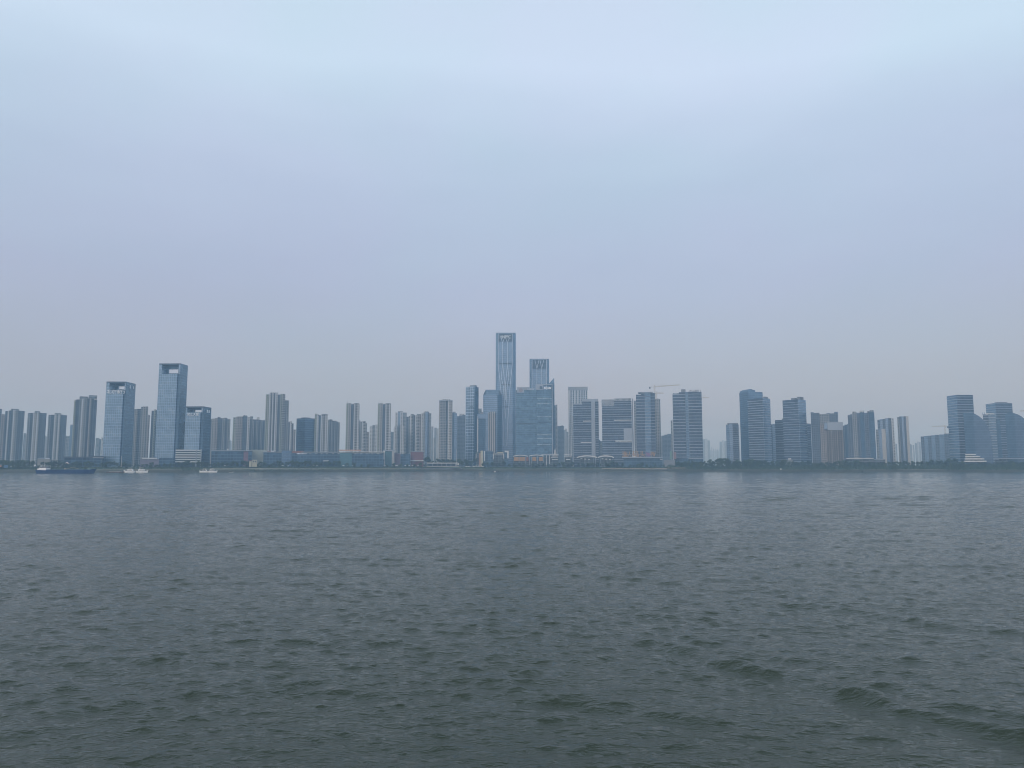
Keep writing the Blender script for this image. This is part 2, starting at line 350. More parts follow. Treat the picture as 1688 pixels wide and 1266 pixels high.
# ---------------------------------------------------------------- building frame: px columns and rows become metres on a facade line
class B:
    def __init__(s, name, label, pxc, d, phi=0, row=700, cat='building', group=None, z=G, Y=None):
        s.T0 = tanb(pxc, row); s.az = math.atan(s.T0); s.phi = R(phi)
        s.Y = (shore(s.T0)+d) if Y is None else Y; s.D = s.Y/math.cos(s.az); s.g = z
        s.root = empty(name, (s.T0*s.Y, s.Y, z), -s.az+s.phi); tag(s.root, label, cat, group)
    def x(s, px, row, y=0):
        de = math.atan(tanb(px, row))-s.az; c, n = math.cos(s.phi), math.sin(s.phi); T = math.tan(de)
        # point (t, y) of the local frame: side = t c - y n, depth = D + t n + y c
        return (T*(s.D+y*c)+y*n)/(c-T*n)
    def z(s, px, row, y=0):
        t = s.x(px, row, y); c, n = math.cos(s.phi), math.sin(s.phi)
        r = math.hypot(t*c-y*n, s.D+t*n+y*c); d = ray(px, row)
        return H-s.g + d.z/math.hypot(d.x, d.y)*r
    def side(s, px, row, t):
        de = math.atan(tanb(px, row))-s.az; c, n = math.cos(s.phi), math.sin(s.phi); T = math.tan(de)
        return (t*c-T*(s.D+t*n))/(n+T*c)
    def box(s, name, px0, px1, r0, r1, y0, y1, mat, label=None, rr=None):
        """px0..px1 across, rows r0 (top) .. r1 (bottom, None = ground), y0..y1 metres behind the facade line"""
        q = r0 if rr is None else rr
        pm = (px0+px1)/2
        o = MB().box(s.x(px0, q, y0), s.x(px1, q, y0), y0, y1, 0 if r1 is None else s.z(pm, r1, y0), s.z(pm, r0, y0)).build(name, mat, s.root)
        if label: o["label"] = label
        return o
    def add(s, name, mb, mat, label=None):
        o = mb.build(name, mat, s.root)
        if label: o["label"] = label
        return o
KIND = dict(w=('wall_bay', WARM, 0), p=('wall_bay', PALE, 0), r=('wall_bay', PINK, 0), n=('wall_bay', GREY, 0), o=('wall_bay', OLIV, 0), s=('wall_bay', SHAF, -.6),
            g=('window_bay', WIN, 2.2), b=('balcony_bay', BALC, 1.0), k=('window_bay', DARK, 1.5), K=('wall_bay', DARK, 0), l=('wall_bay', BLUEL, 0), m=('wall_bay', BLUEG, 0), d=('window_bay', BLUED, .8))
def flats(label, d, bays, crowns=(), cat='apartment tower', group=None, depth=18, phi=0, name='apartment_tower'):
    """bays: (px0, px1, top row, kind letter); crowns: (px0, px1, top row, body row)"""
    top = min(b[2] for b in bays)
    o = B(name, label, (bays[0][0]+bays[-1][1])/2, d, phi, top, cat, group)
    for i, (a, b, r, k) in enumerate(bays):
        nm, mt, sb = KIND[k]
        q = o.box(nm, a, b, r, None, sb, depth-.02*i, mt, rr=top)
    for (a, b, r, rb) in crowns:
        o.box('roof_crown', a, b, r, rb, 3.5, depth-4, GREY if r % 1 else PALE, rr=top)
    return o
# ================================================================ the skyline, left to right
def rect_tower(label, xl, xc, xr, top, d, phi, fmat, smat=None, name='office_tower', cat='office tower', bot=None, slab=None, fh=4.2, group=None, out=.5, roofs=(), slabm=None, slabs_to=None, sidebox=True):
    """two faces to the river: front xl..xc, side xc..xr (turned by phi); optional floor slabs standing proud, each its own part"""
    o = B(name, label, xc, d, phi, top, cat, group)
    t0 = o.x(xl, top); s = o.side(xr, top, 0.0); o.t0, o.s = t0, s
    zt = o.z(xc, top); o.zt = zt
    if smat is None or smat is fmat:
        o.add('facade', MB().box(t0, 0, 0, s, 0, zt), fmat)
    else:
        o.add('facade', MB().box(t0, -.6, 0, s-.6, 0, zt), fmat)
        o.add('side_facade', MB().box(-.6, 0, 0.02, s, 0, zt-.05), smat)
    if slab:
        mb = MB().box(t0-out, out, -out, s+out, 0, slab); p = mb.build('floor_slab', slabm or SLAB, o.root); z = fh; p.location.z = z
        n = 1
        while z+fh < zt-1 and n < 60:
            z += fh; q = p.copy(); col.objects.link(q); q.parent = o.root; q.location.z = z; n += 1
    for (a, b, r, m) in roofs:
        o.add('roof_plant', MB().box(o.x(a, top), min(o.x(b, top), -.5), s*.2, s*.75, zt, o.z((a+b)/2, r)), m)
    return o

# --- far left flats
flats('grey flat block cut off by the left edge of the picture', 330, [(-22, -14, 676, 'w'), (-14, -8, 676, 'g'), (-8, -1, 675, 'n'), (-1, 3.4, 674, 'k')])
flats('broad grey flats with three pale stripes, first whole block from the left edge', 300, [(3, 9, 683, 'r'), (9, 13, 677.5, 'k'), (13, 15.5, 677, 'p'), (15.5, 22, 676.5, 'g'), (22, 26, 676, 'p'), (26, 30, 676.5, 'n'), (30, 36, 677, 'g'), (36, 41, 677.5, 'K')], [(18, 31, 673.8, 677)])
flats('grey flats with a pale double stripe, second block from the left edge', 305, [(46, 50, 681, 'n'), (50, 55, 680.6, 'g'), (55, 58, 680, 'p'), (58, 61, 680, 'w'), (61, 65, 680, 'p'), (65, 71, 680.6, 'g'), (71, 77, 681, 'K')], [(57, 66, 677.5, 680)])
flats('grey flats with a pale double stripe, third block from the left edge', 310, [(80, 84, 684, 'n'), (84, 90, 683.6, 'g'), (90, 93, 683, 'p'), (93, 96.5, 683, 'n'), (96.5, 100, 683, 'p'), (100, 105, 683.6, 'g'), (105, 110.5, 684.4, 'K')], [(90, 101, 680.8, 683)])
flats('low hazy slab between the first and second flats from the left', 800, [(39, 43, 714, 'n'), (43, 48, 716, 'w')])
flats('low hazy slab between the second and third flats from the left', 800, [(73, 77, 719, 'w'), (77, 82, 720, 'n')])
flats('pale stepped slab left of the tall dark flats', 620, [(107, 116, 719, 'n'), (116, 124, 700, 'l')])
flats('tall dark flats with three stepped tops beside the first gate-shaped tower', 170, [(122.5, 126, 660, 'o'), (126, 131.5, 658.5, 'g'), (131.5, 135, 658, 'n'), (135, 139, 657.6, 'p'), (139, 144.5, 657.6, 'n'), (144.5, 148, 657, 'k'), (148, 151.5, 657, 'w'), (151.5, 155, 657, 'k'), (155, 160.5, 659, 'K')], [(131, 145.5, 653.5, 658), (146, 160, 651.7, 657)], depth=24)
flats('pair of low pale slabs seen in the gap before the first gate-shaped tower', 900, [(158, 164, 722, 'n'), (164, 167, 724, 'k'), (167, 170, 721, 'p'), (170, 175, 722, 'p')])

# --- three gate-shaped glass towers
def gate_tower(label, xl, xc, xr, top, d, phi, pl, pr, rb, hole, notch, text, trow, tpx, tsz):
    o = B('gate_tower', label, xc, d, phi, top, 'office tower', 'gate-shaped glass towers with an open crown')
    t0 = o.x(xl, top); s = o.side(xr, top, 0.); zt = o.z(xc, top); zb = o.z((xl+xc)/2, rb)
    tn = o.x(notch, rb)
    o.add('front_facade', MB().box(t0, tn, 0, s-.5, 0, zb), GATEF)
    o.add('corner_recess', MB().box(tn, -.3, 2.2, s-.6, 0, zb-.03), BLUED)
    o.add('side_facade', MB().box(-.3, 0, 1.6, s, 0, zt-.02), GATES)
    ts = (zt-o.z((xl+xc)/2, top+2.2))
    o.add('top_slab', MB().box(t0, -.32, 0, s-.5, zt-ts, zt), MECH, 'dark slab that closes the open crown')
    tp = o.x(pl, rb); tq = o.x(pr, rb)
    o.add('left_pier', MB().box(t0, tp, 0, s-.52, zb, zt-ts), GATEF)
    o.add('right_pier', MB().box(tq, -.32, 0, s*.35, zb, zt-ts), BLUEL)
    y = s*.55
    h0, h1, hr0, hr1 = hole; a, b = o.x(h0, hr0, y), o.x(h1, hr0, y); za, zbb = o.z((h0+h1)/2, hr1, y), o.z((h0+h1)/2, hr0, y)
    b = min(b, -.6)
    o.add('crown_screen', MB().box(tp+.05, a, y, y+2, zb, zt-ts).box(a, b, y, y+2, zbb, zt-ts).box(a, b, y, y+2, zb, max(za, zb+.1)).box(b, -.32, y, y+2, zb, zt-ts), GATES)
    if text:
        text_mesh('sign_lettering', text, tsz, LETT, o.root, (o.x(tpx, trow, -.5), -.6, o.z(tpx, trow)), .25, 1.0, .02)
    # lamps/medallions high on the side face
    return o
g1 = gate_tower('gate-shaped blue glass tower of middle height with white sign characters under its open crown', 175.5, 208, 224, 629, 70, -24, 180, 205, 643.5, (194.5, 206.5, 636.8, 641.5), 203.2, '北京银行', 648.3, 191.5, 6.6)
g2 = gate_tower('tallest gate-shaped blue glass tower, bright opening through its crown', 262.5, 298, 310, 599, 80, -24, 266.5, 294, 616.5, (277.5, 294, 608.8, 615.4), 292.3, None, 0, 0, 0)
g3 = gate_tower('shortest gate-shaped blue glass tower, behind the white banded car park', 306.5, 335.5, 348.6, 669.8, 70, -24, 308.5, 332, 679.8, (320, 333.2, 675.8, 679.6), 330.6, '滨江大厦', 684.9, 318, 4.6)
for g, (pa, pb, r0) in ((g1, (214.5, 220, 635.5)), (g3, (341.5, 344.5, 676))):
    for p in (pa, pb):
        yy = g.side(p, r0, 0.); zc = g.z(p, r0)
        m = MB().box(0.02, .5, yy-1.5, yy+1.5, zc-3, zc+1.5); g.add('side_emblem', m, LETT)

flats('beige and blue flats between the two tallest gate-shaped towers', 260, [(219, 224, 674.5, 'n'), (224, 227.5, 674, 'w'), (227.5, 232.5, 674, 'g'), (232.5, 236, 670.5, 'n'), (236, 240.5, 670, 'w'), (240.5, 244.5, 670, 'n'), (244.5, 248, 684, 'r')])
flats('narrow dark flats close against the left side of the tallest gate-shaped tower', 300, [(250, 254, 677, 'k'), (254, 257, 675, 'o'), (257, 264, 676, 'k')])
flats('beige twin-top flats just right of the shortest gate-shaped tower', 330, [(346.5, 349, 691, 'K'), (349, 354, 690, 'w'), (354, 359.5, 689.5, 'r'), (359.5, 363.5, 689, 'g'), (363.5, 367, 689.5, 'k'), (367, 371.5, 689.5, 'n'), (371.5, 375.5, 690, 'k'), (375.5, 380, 690.5, 'n')], [(358.5, 363.5, 687.2, 689), (369.5, 374.5, 688.5, 690)])
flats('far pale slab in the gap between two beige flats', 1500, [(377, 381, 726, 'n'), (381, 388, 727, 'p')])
flats('broad beige flats with a pinkish window panel', 330, [(384.5, 389, 688, 'o'), (389, 391.5, 687, 'w'), (391.5, 400.5, 686.5, 'r'), (400.5, 405, 686, 'g'), (405, 408, 686, 'k'), (408, 412, 687.5, 'p')], [(400.5, 406.5, 684, 687)])
flats('blue-grey flats with three small roof blocks left of the tall ribbed flats', 380, [(411.5, 415.5, 690.5, 'k'), (415.5, 419, 691, 'n'), (419, 423, 691.5, 'k'), (423, 426, 691.5, 'n'), (426, 430, 692, 'k'), (430, 433, 692.6, 'n'), (433, 438, 693, 'k'), (438, 442, 693, 'n')], [(412, 417, 686.2, 691), (423, 428, 688, 692), (433.5, 438, 692, 694)])
flats('tall ribbed grey flats with staggered tops, tallest of the flats left of centre', 200, [(438.5, 444, 650, 'o'), (444, 447, 648.5, 'p'), (447, 449, 648, 'k'), (449, 451.5, 648, 'p'), (451.5, 454, 648, 'k'), (454, 458, 648, 'p'), (458, 462.5, 650.5, 'k'), (462.5, 466, 650, 'o'), (466, 470.5, 650, 'b'), (470.5, 473, 660, 'k'), (473, 477, 660, 'n')], [(444.5, 458.5, 647, 649), (461, 470, 649, 651)], depth=26)
flats('low flats with an arched gable at the foot of the tall ribbed flats', 190, [(475.5, 478, 696, 'k'), (478, 481.5, 695.5, 'p'), (481.5, 484, 698, 'k'), (484, 488, 708, 'w')], [(477, 481, 694, 697)])
rect_tower('square dark blue glass office block left of the pale twin flats', 489, 504, 519.5, 689, 215, -52, BLUED, BLUEG, roofs=[(493, 500, 688, ROOF)])
flats('white-ribbed flats just right of the square blue glass block', 210, [(519, 522.5, 682, 'o'), (522.5, 526, 682.5, 'p'), (526, 529, 684.5, 'd'), (529, 533, 683.5, 'p'), (533, 536.5, 684, 'b'), (536.5, 540.5, 684, 'p')], [(530, 540, 682.4, 684.5)])
flats('blue-grey ribbed flats sloping down beside the white-ribbed ones', 330, [(540.5, 543.5, 692, 'n'), (543.5, 546.5, 693, 'k'), (546.5, 549, 693, 'n'), (549, 552, 694, 'k'), (552, 554.5, 694, 'n'), (554.5, 557, 695, 'k'), (557, 560.5, 696, 'n')], [(543, 548, 691.2, 693.5), (551, 555, 693, 695)])
for (a, lab, dd) in ((571, 'slim pale flats with a corner spike, left one of the lookalike pair', 190), (623, 'slim pale flats with a corner spike, right one of the lookalike pair', 190)):
    o = flats(lab, dd, [(a, a+3.5, 665, 'o'), (a+3.5, a+8, 664.2, 'w'), (a+8, a+9.8, 666.5, 'd'), (a+9.8, a+12.5, 666, 'k'), (a+12.5, a+15, 665.5, 'p'), (a+15, a+18.5, 666, 'b'), (a+18.5, a+22, 665.5, 'p')], [(a+12.5, a+21, 664.6, 666.4)], group='lookalike slim flats', depth=22)
    zz = o.z(a+1.5, 665); o.add('roof_spike', MB().tube((o.x(a+1.7, 664, 1), 2, zz), (o.x(a+1.7, 664, 1), 2, zz+4.6), .5, .15), STEEL)
flats('shorter flats leaning on the right of the left slim pale flats', 330, [(591, 594, 693, 'k'), (594, 597, 695, 'n'), (597, 600, 694.2, 'p'), (600, 602.5, 694.5, 'b'), (602.5, 605, 697, 'n'), (605, 609, 712, 'r')], [(596, 603, 694, 696)])
flats('pale low flats left of the right slim flats', 460, [(609.5, 614, 702, 'p'), (614, 618, 700.5, 'n'), (618, 624, 700, 'p')])
flats('hazy slab in the gap behind the right slim flats', 700, [(643, 649, 712, 'k'), (649, 652, 705, 'p')])
flats('pale flats with a higher rear block, right of the slim pair', 300, [(650, 653.5, 703, 'p'), (653.5, 656.5, 702, 'n'), (656.5, 660, 701, 'g'), (660, 666.5, 700.5, 'p')])
flats('upper pale block rising behind the flats right of the slim pair', 420, [(651.5, 656, 680, 'p'), (656, 660, 679.5, 'l'), (660, 664, 679, 'p'), (664, 670.5, 680, 'n')], [(656, 664, 677.8, 680)])
flats('blue ribbed flats with pale edges left of the pinkish windowed flats', 320, [(670, 673.5, 687, 'k'), (673.5, 676, 686, 'n'), (676, 678.5, 684, 'p'), (678.5, 681.5, 683.5, 'n'), (681.5, 684.5, 684, 'k')], [(677, 682.5, 682.4, 685)])
flats('pinkish cream flats with a column of dark windows', 300, [(684.5, 688, 684.5, 'p'), (688, 691.5, 684, 'b'), (691.5, 695, 683.5, 'r')], [(687, 694, 682.6, 684.5)])
flats('blue-grey flats with staggered top right of the pinkish cream flats', 280, [(694.5, 698, 681, 'p'), (698, 701.5, 680, 'n'), (701.5, 705, 679, 'l'), (705, 707.5, 679.5, 'k'), (707.5, 711, 681, 'n')], [(699, 706.5, 678, 680)])
flats('hazy low slabs left of the grey two-tone office tower', 900, [(711, 714.5, 703, 'n'), (714.5, 717, 722, 'p'), (716, 720, 705, 'n'), (720, 725, 706, 'p')])
o = flats('two-tone grey tower with a white corner frame at the top', 110, [(723.7, 726.5, 660, 'w'), (726.5, 735.5, 660.5, 'n'), (735.5, 738.5, 660.3, 'g'), (738.5, 741.5, 660.3, 'p'), (741.5, 746, 660, 'w')], [(729, 742, 658, 660.5)], depth=26, name='office_tower', cat='office tower')
o.box('roof_frame', 723.7, 746.3, 659.3, 661, -1, 20, SLAB, rr=660)
flats('slim blue glass tower tucked behind the two-tone grey tower', 240, [(745, 749, 680, 'd'), (749, 753.5, 681, 'l')], [(747, 751, 678.8, 681)])
flats('broad dusky blue block left of the gridded glass tower', 420, [(752, 757, 686, 'K'), (757, 762, 685, 'k'), (762, 768, 684, 'K')], [(757, 766, 682, 685)])
o = rect_tower('slim blue tower with a fine white grid and a box on its roof', 767.6, 782.5, 789, 637, 150, -22, facade('blue glass in a pale fine grid', (.40, .50, .60), (.14, .23, .36), 5.6, 5.0, .16, .13, .14, .6, .25), GATES)
o.box('roof_plant', 774.5, 783, 635, 637.2, 4, 14, ROOF, rr=637)
for r in (670, 700): o.box('plant_floor_louvre', 774, 780, r-.7, r+.9, -.15, .2, MECH)
flats('block with a rounded roof drum right of the slim gridded tower', 330, [(787, 791, 680, 'K'), (791, 796, 679, 'n')], [(788.5, 794, 673.5, 680)])
flats('dark glass block in a pale frame in front of the octagonal tower', 90, [(786.5, 788.7, 685.5, 'p'), (788.7, 800.5, 690, 'd'), (800.5, 806, 684.5, 'l')], [], name='office_block', cat='office building').box('parapet', 787, 805.5, 682.5, 690, -.4, 16, BLUEL, rr=690)
flats('beige block with tall white fins in front of the octagonal tower', 70, [(805, 806.8, 680, 'w'), (806.8, 808.2, 679, 'k'), (808.2, 809.8, 678.5, 's'), (809.8, 811, 679, 'k'), (811, 812.7, 678.5, 's'), (812.7, 813.9, 679, 'k'), (813.9, 815.6, 678.5, 's'), (815.6, 817.5, 680, 'k')], name='office_block', cat='office building')
# octagonal tower with cut corners at the roof
o = B('office_tower', 'blue eight-sided tower with clipped sloping roof corners left of the tallest tower', 816, 160, 0, 650, 'office tower')
xa, xb, xd = o.x(796.5, 650), o.x(827.3, 650), 30
xs1, xs2 = o.x(800, 650), o.x(820, 650)
pl = [(xa, 6), (xs1, 0), (xs2, 0), (xb, 7), (xb, 26), (xs2, 32), (xs1, 32), (xa, 26)]
zt = o.z(812, 650.5)
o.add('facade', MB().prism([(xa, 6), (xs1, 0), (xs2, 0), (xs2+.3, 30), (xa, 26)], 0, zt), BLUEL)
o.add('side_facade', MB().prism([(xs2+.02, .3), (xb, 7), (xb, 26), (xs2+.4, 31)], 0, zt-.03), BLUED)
zu = o.z(812, 642); i1, i2 = o.x(800.5, 645), o.x(823, 645)
o.add('clipped_crown', MB().prism([(i1, 5), (i2, 5), (i2, 27), (i1, 27)], zt, zu), BLUEG)
for sgn, (e0, e1) in ((-1, (xa, i1)), (1, (xb, i2))):
    m = MB(); A = [(e0, 6, zt), (e0, 26, zt), (e1, 26, zt), (e1, 6, zt)]; T = [(e1, 6, zu), (e1, 26, zu)]
    m.face([A[0], A[3], T[0]]); m.face([A[1], T[1], A[2]]); m.face([A[0], T[0], T[1], A[1]]); o.add('sloping_corner', m, MECH)
flats('brown-striped sliver between the octagonal and the tallest tower', 330, [(826, 829, 687, 'n'), (829, 832, 688, 'k'), (832, 834, 690, 'w'), (834, 838, 691, 'K')])

# --- the tallest tower and its lower twin
def ribbed(label, px0, px1, fa, fb, top, d, ribs, decks, mech, text=None):
    o = B('supertall_tower', label, (px0+px1)/2, d, 0, (top+700)/2, 'skyscraper', 'twin skyscrapers with white ribs')
    q = 660
    a, b, c0, c1 = o.x(px0, q), o.x(px1, q), o.x(fa, q), o.x(fb, q); zt = o.z((px0+px1)/2, top); W = b-a
    o.add('facade', MB().prism([(c0, 0), (c1, 0), (c1, W-4), (c0, W-4)], 0, zt-.5), BLUEL)
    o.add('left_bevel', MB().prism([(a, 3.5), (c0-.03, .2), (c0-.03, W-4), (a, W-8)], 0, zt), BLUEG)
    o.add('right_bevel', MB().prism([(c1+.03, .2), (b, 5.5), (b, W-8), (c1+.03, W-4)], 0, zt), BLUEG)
    for pts in ribs:
        m = MB()
        P = [(o.x(p, r), -.7, o.z(p, r)) for p, r in pts]; w = 1.05
        for u, v in zip(P, P[1:]): m.beam(u, v, w, 1.2)
        o.add('facade_rib', m, RIB)
    for (p0, p1, r) in decks: o.box('plant_floor_louvre', p0, p1, r-.8, r+.9, -.25, .4, MECH, rr=q)
    p0, p1, r0, r1 = mech
    o.box('crown_screen', p0, p1, r0, r1, -.35, .4, facade('dark crown louvres', (.10, .14, .20), (.05, .09, .14), 3, 2.2, .3, .2), rr=q)
    o.box('roof_rim', px0+.3, px1-.3, top-.7, top+.3, 2.2, W-9, SLAB, rr=q)
    if text:
        t, tp, tr, ts, xs = text; text_mesh('sign_lettering', t, ts, LETT, o.root, (o.x(tp, q), -.9, o.z(tp, tr)), .3, xs, .12)
    return o
ribbed('tallest tower of the skyline, blue glass with white ribs that close to a waist', 817, 850.3, 820.3, 845, 549, 180,
       [[(821.3, 550), (821.3, 602), (823.5, 622), (825.8, 645), (827.6, 672), (829.3, 700), (830.6, 735)],
        [(844.4, 550), (844.4, 602), (842.3, 622), (840.3, 645), (838.6, 672), (836.8, 700), (835.4, 735)],
        [(826.2, 557.5), (828.6, 566), (828.6, 600), (826.3, 622), (829.5, 636), (831.5, 660), (833, 690)], [(831.2, 557.5), (828.6, 566)],
        [(833.6, 557.5), (836.6, 565), (836.6, 600), (838.7, 622), (836.2, 636), (834.6, 660), (833.3, 690)], [(839.4, 557.5), (836.6, 565)],
        [(828.6, 600), (832.3, 632), (832.6, 660)], [(836.6, 600), (833.4, 632), (833, 660)]],
       [(822, 844, 599.3), (826, 840.2, 634), (828, 838.3, 670.5)], (821.6, 844.1, 550, 563.5), ('HNPPC', 832.8, 557.8, 8.6, .82))
ribbed('shorter twin of the tallest tower, white V-shaped ribs on its dark crown', 873, 905.5, 876, 902, 592, 230,
       [[(877.2, 593), (877.2, 700)], [(901, 593), (901, 700)], [(881.8, 594), (885, 607.5), (885, 700)], [(888.4, 594), (885, 607.5)],
        [(890.2, 594), (893, 607.5), (893, 700)], [(896.3, 594), (893, 607.5)]], [], (878, 900.3, 593, 608.5))

# --- wide blue-green glass block
o = B('office_block', 'wide blue-green glass block in front of the twin skyscrapers, roof screens with letters', 881, 90, 0, 650, 'office building')
q = 690
o.box('left_wing_facade', 850.5, 884.2, 643, None, 0, 34, TEAL, rr=q)
o.box('right_wing_facade', 884.3, 909.8, 642.5, None, -2.5, 34.1, TEAL, rr=q)
o.box('corner_fin', 910.0, 911.0, 633, None, -3.2, 32, SLAB, rr=q)
o.box('side_facade', 911.1, 914.2, 632, None, 2, 33, BLUED, rr=q)
m = MB(); x0, x1 = o.x(905, q), o.x(914.2, q); za, zb2 = o.z(910, 631.5), o.z(914, 621.3)
zf = o.z(905, 633)
for y0, y1 in ((14, 33),):
    m.prism([(x0, y0), (x1, y0), (x1, y1), (x0, y1)], o.z(910, 642), [za, zb2, zb2, za])
o.add('sloping_roof_fin', m, BLUEG)
m = MB(); 
o.box('roof_screen', 852, 864, 638.3, 647.3, -.8, 1, PANEL, 'pale roof screen with a round grey emblem', rr=q)
zc, xc = o.z(858.8, 643.2), o.x(858.8, q)
dm = MB(); ring = [(xc+3.6*math.cos(k*math.pi/8), -1.1, zc+4.4*math.sin(k*math.pi/8)) for k in range(16)]
dm.face(ring); dm.face([(a, -.82, c) for a, b, c in ring][::-1])
for k in range(16):
    p_, q_ = ring[k], ring[(k+1) % 16]; dm.face([p_, (p_[0], -.82, p_[2]), (q_[0], -.82, q_[2]), q_])
o.add('round_emblem', dm, plain('dull mauve grey disc', (.28, .26, .30)))
o.box('roof_screen', 864.1, 873, 638, 642.9, .5, 2, LATT, rr=q)
o.box('roof_ledge', 869, 880.5, 640.2, 643, -.4, 6, SLAB, rr=q)
o.box('roof_screen', 883.3, 895.5, 633.2, 642.5, -3.2, -1.5, PANEL, 'pale roof screen with a small bird-like emblem', rr=q)
o.box('roof_emblem', 889.8, 894.3, 636.6, 641.2, -3.5, -3.2, MECH, rr=q)
o.box('roof_ledge', 895.6, 909.5, 633.2, 634.6, -3, 8, SLAB, rr=q)
for k in range(6): o.box('sign_letter', 897+k*2.05, 898.4+k*2.05, 638.2, 641.4, -3.1, -2.7, LETT, rr=q)
for k in range(5): o.box('roof_post', 896+k*3.2, 896.4+k*3.2, 634.6, 642.4, 0, .8, SLAB, rr=q)
o.box('plant_floor_louvre', 854, 882, 697.6, 699.2, -.3, .2, MECH, rr=q)
o.box('plant_floor_louvre', 886, 908, 695.2, 696.4, -2.8, -2.2, MECH, rr=q)
for r in (656, 664.5, 686.5, 716, 722.5, 732.5): o.box('bright_blind_row', 885.5, 909, r, r+1.1, -2.62, -2.3, facade('bright blinds', (.45, .55, .62), (.25, .36, .44), 4, 2.2, .1, .3))
flats('dusky slab just behind the right side of the wide blue-green block', 420, [(913, 916, 668, 'K'), (916, 918.7, 667, 'n')])
flats('dark stepped flats in the gap before the white-finned tower', 560, [(917, 923, 702.5, 'K'), (923, 929.5, 702, 'k')], [(925, 928, 701, 702.6)])
flats('pale stepped slabs just left of the white-finned tower', 900, [(929, 932, 708.5, 'n'), (932, 934, 706.5, 'w'), (934, 938, 712, 'n')])

# --- white-finned tower
o = B('office_tower', 'tall tower of white vertical fins with a lattice crown', 953, 260, 0, 680, 'office tower'); q = 690
o.box('facade', 937, 969, 643, None, 0, 30, facade('blue glass behind white fins', (.28, .36, .44), (.10, .17, .26), 4, 3.5, .25, .1, .15, .5), rr=q)
o.box('crown_lattice', 936.6, 969.4, 637.6, 642.8, -.8, 30.5, LATT, rr=q)
for p in (937.2, 939.3, 941.4, 944.2, 947.2, 949.4, 952.2, 954.4, 957.6, 959.8, 962.8, 965.6, 968.6):
    o.box('white_fin', p-.5, p+.5, 643.4, None, -1.3, -.02, WHITE, rr=q)

# --- banded towers right of centre
def banded(label, secs, d, fh, slab=.9, side=None, extra=(), phi=0, name='residential_tower', cat='apartment tower', slabm=None, mid=()):
    """secs: (px0, px1, top, y0, mat, slabs?) sections of one tower, slabs standing proud as parts of their own"""
    o = B(name, label, (secs[0][0]+secs[-1][1])/2, d, phi, 700, cat, 'towers striped with pale floor slabs')
    q = 700; nn = 0
    for i, (a, b, r, y0, mt, sl) in enumerate(secs):
        o.box('facade', a, b, r, None, y0, 26-.03*i, mt, rr=q)
        if sl:
            xa, xb = o.x(a, q, y0), o.x(b, q, y0); zt = o.z((a+b)/2, r, y0)
            mb = MB().box(xa+.1, xb-.1, y0-(.9 if sl == 1 else .35), y0-.01, 0, slab); p = mb.build('floor_slab', slabm or SLAB, o.root); z = fh*(1 if i % 2 else 1.0); p.location.z = z; nn += 1
            while z+fh < zt+.2 and nn < 98:
                z += fh; c = p.copy(); col.objects.link(c); c.parent = o.root; c.location.z = z; nn += 1
    for (nm, a, b, r0, r1, y0, y1, mt) in extra: o.box(nm, a, b, r0, r1, y0, y1, mt, rr=q)
    return o
banded('striped apartment tower with a blank pale strip, in front of the white-finned tower', [(945, 959.6, 667, 2.5, BANDG, 1), (959.7, 974.8, 661, 0, BANDG, 1), (974.9, 981.2, 661, -.5, PANEL, 0), (981.3, 987, 661, .8, BANDG, 1)], 75, 4.4, .8,
       extra=[('parapet', 959.5, 986.6, 657.6, 661, -.6, 24, PANEL), ('parapet', 945.5, 959.3, 665.3, 667, 2, 24, PANEL), ('sky_terrace', 961, 975, 693.6, 694.8, -1.6, 0, WHITE), ('sky_terrace', 957, 975, 728.6, 729.9, -1.6, 0, WHITE)])
banded('striped apartment tower with a pale blank panel low on its right half', [(992.5, 1010, 661, 2, BANDG, 1), (1010.1, 1021, 660, 1, BANDG, 2), (1021.1, 1041.5, 661, 0, BANDG, 1)], 75, 4.4, .8,
       extra=[('parapet', 992, 1013, 658.6, 669.5, 1.0, 24, LATT), ('parapet', 1013.2, 1041, 656.6, 661, -.4, 24, LATT), ('blank_panel', 1028, 1041.8, 706.5, 726, -1.3, -.92, PANEL), ('sky_terrace', 1012, 1041.5, 692, 693.2, -1.7, -1, WHITE), ('sky_terrace', 1014, 1042, 726.2, 727.8, -1.7, -1, WHITE), ('corner_mast', 1042.2, 1044.2, 657, None, 3, 6, PANEL)])
banded('striped round-fronted tower directly under the large tower crane', [(1045.3, 1049, 660.5, 5, GREY, 0), (1049.1, 1057.5, 650.5, 2.6, BANDG, 1), (1057.6, 1063.5, 648, .8, BANDG, 1), (1063.6, 1073.2, 647, 0, BLUEG, 1), (1073.3, 1080.5, 648, 1.2, BANDG, 1)], 78, 5.6, .8,
       extra=[('roof_rim', 1053, 1077, 646, 647.8, 4, 22, ROOF)])
flats('pale gridded slab behind the right edge of the crane tower', 200, [(1079.5, 1082, 657.5, 'n'), (1082, 1085.5, 657, 'w'), (1085.5, 1088.3, 657.5, 'n')])
flats('low dark slabs between the crane tower and the next striped tower', 560, [(1088, 1091.5, 719, 'n'), (1091.5, 1095, 718, 'K'), (1095, 1100, 716.5, 'k'), (1100, 1106.5, 715.2, 'K')])
flats('slim pale-edged slab left of the big two-part striped tower', 300, [(1105.5, 1108, 693, 'n'), (1108, 1111, 691.5, 'p')])
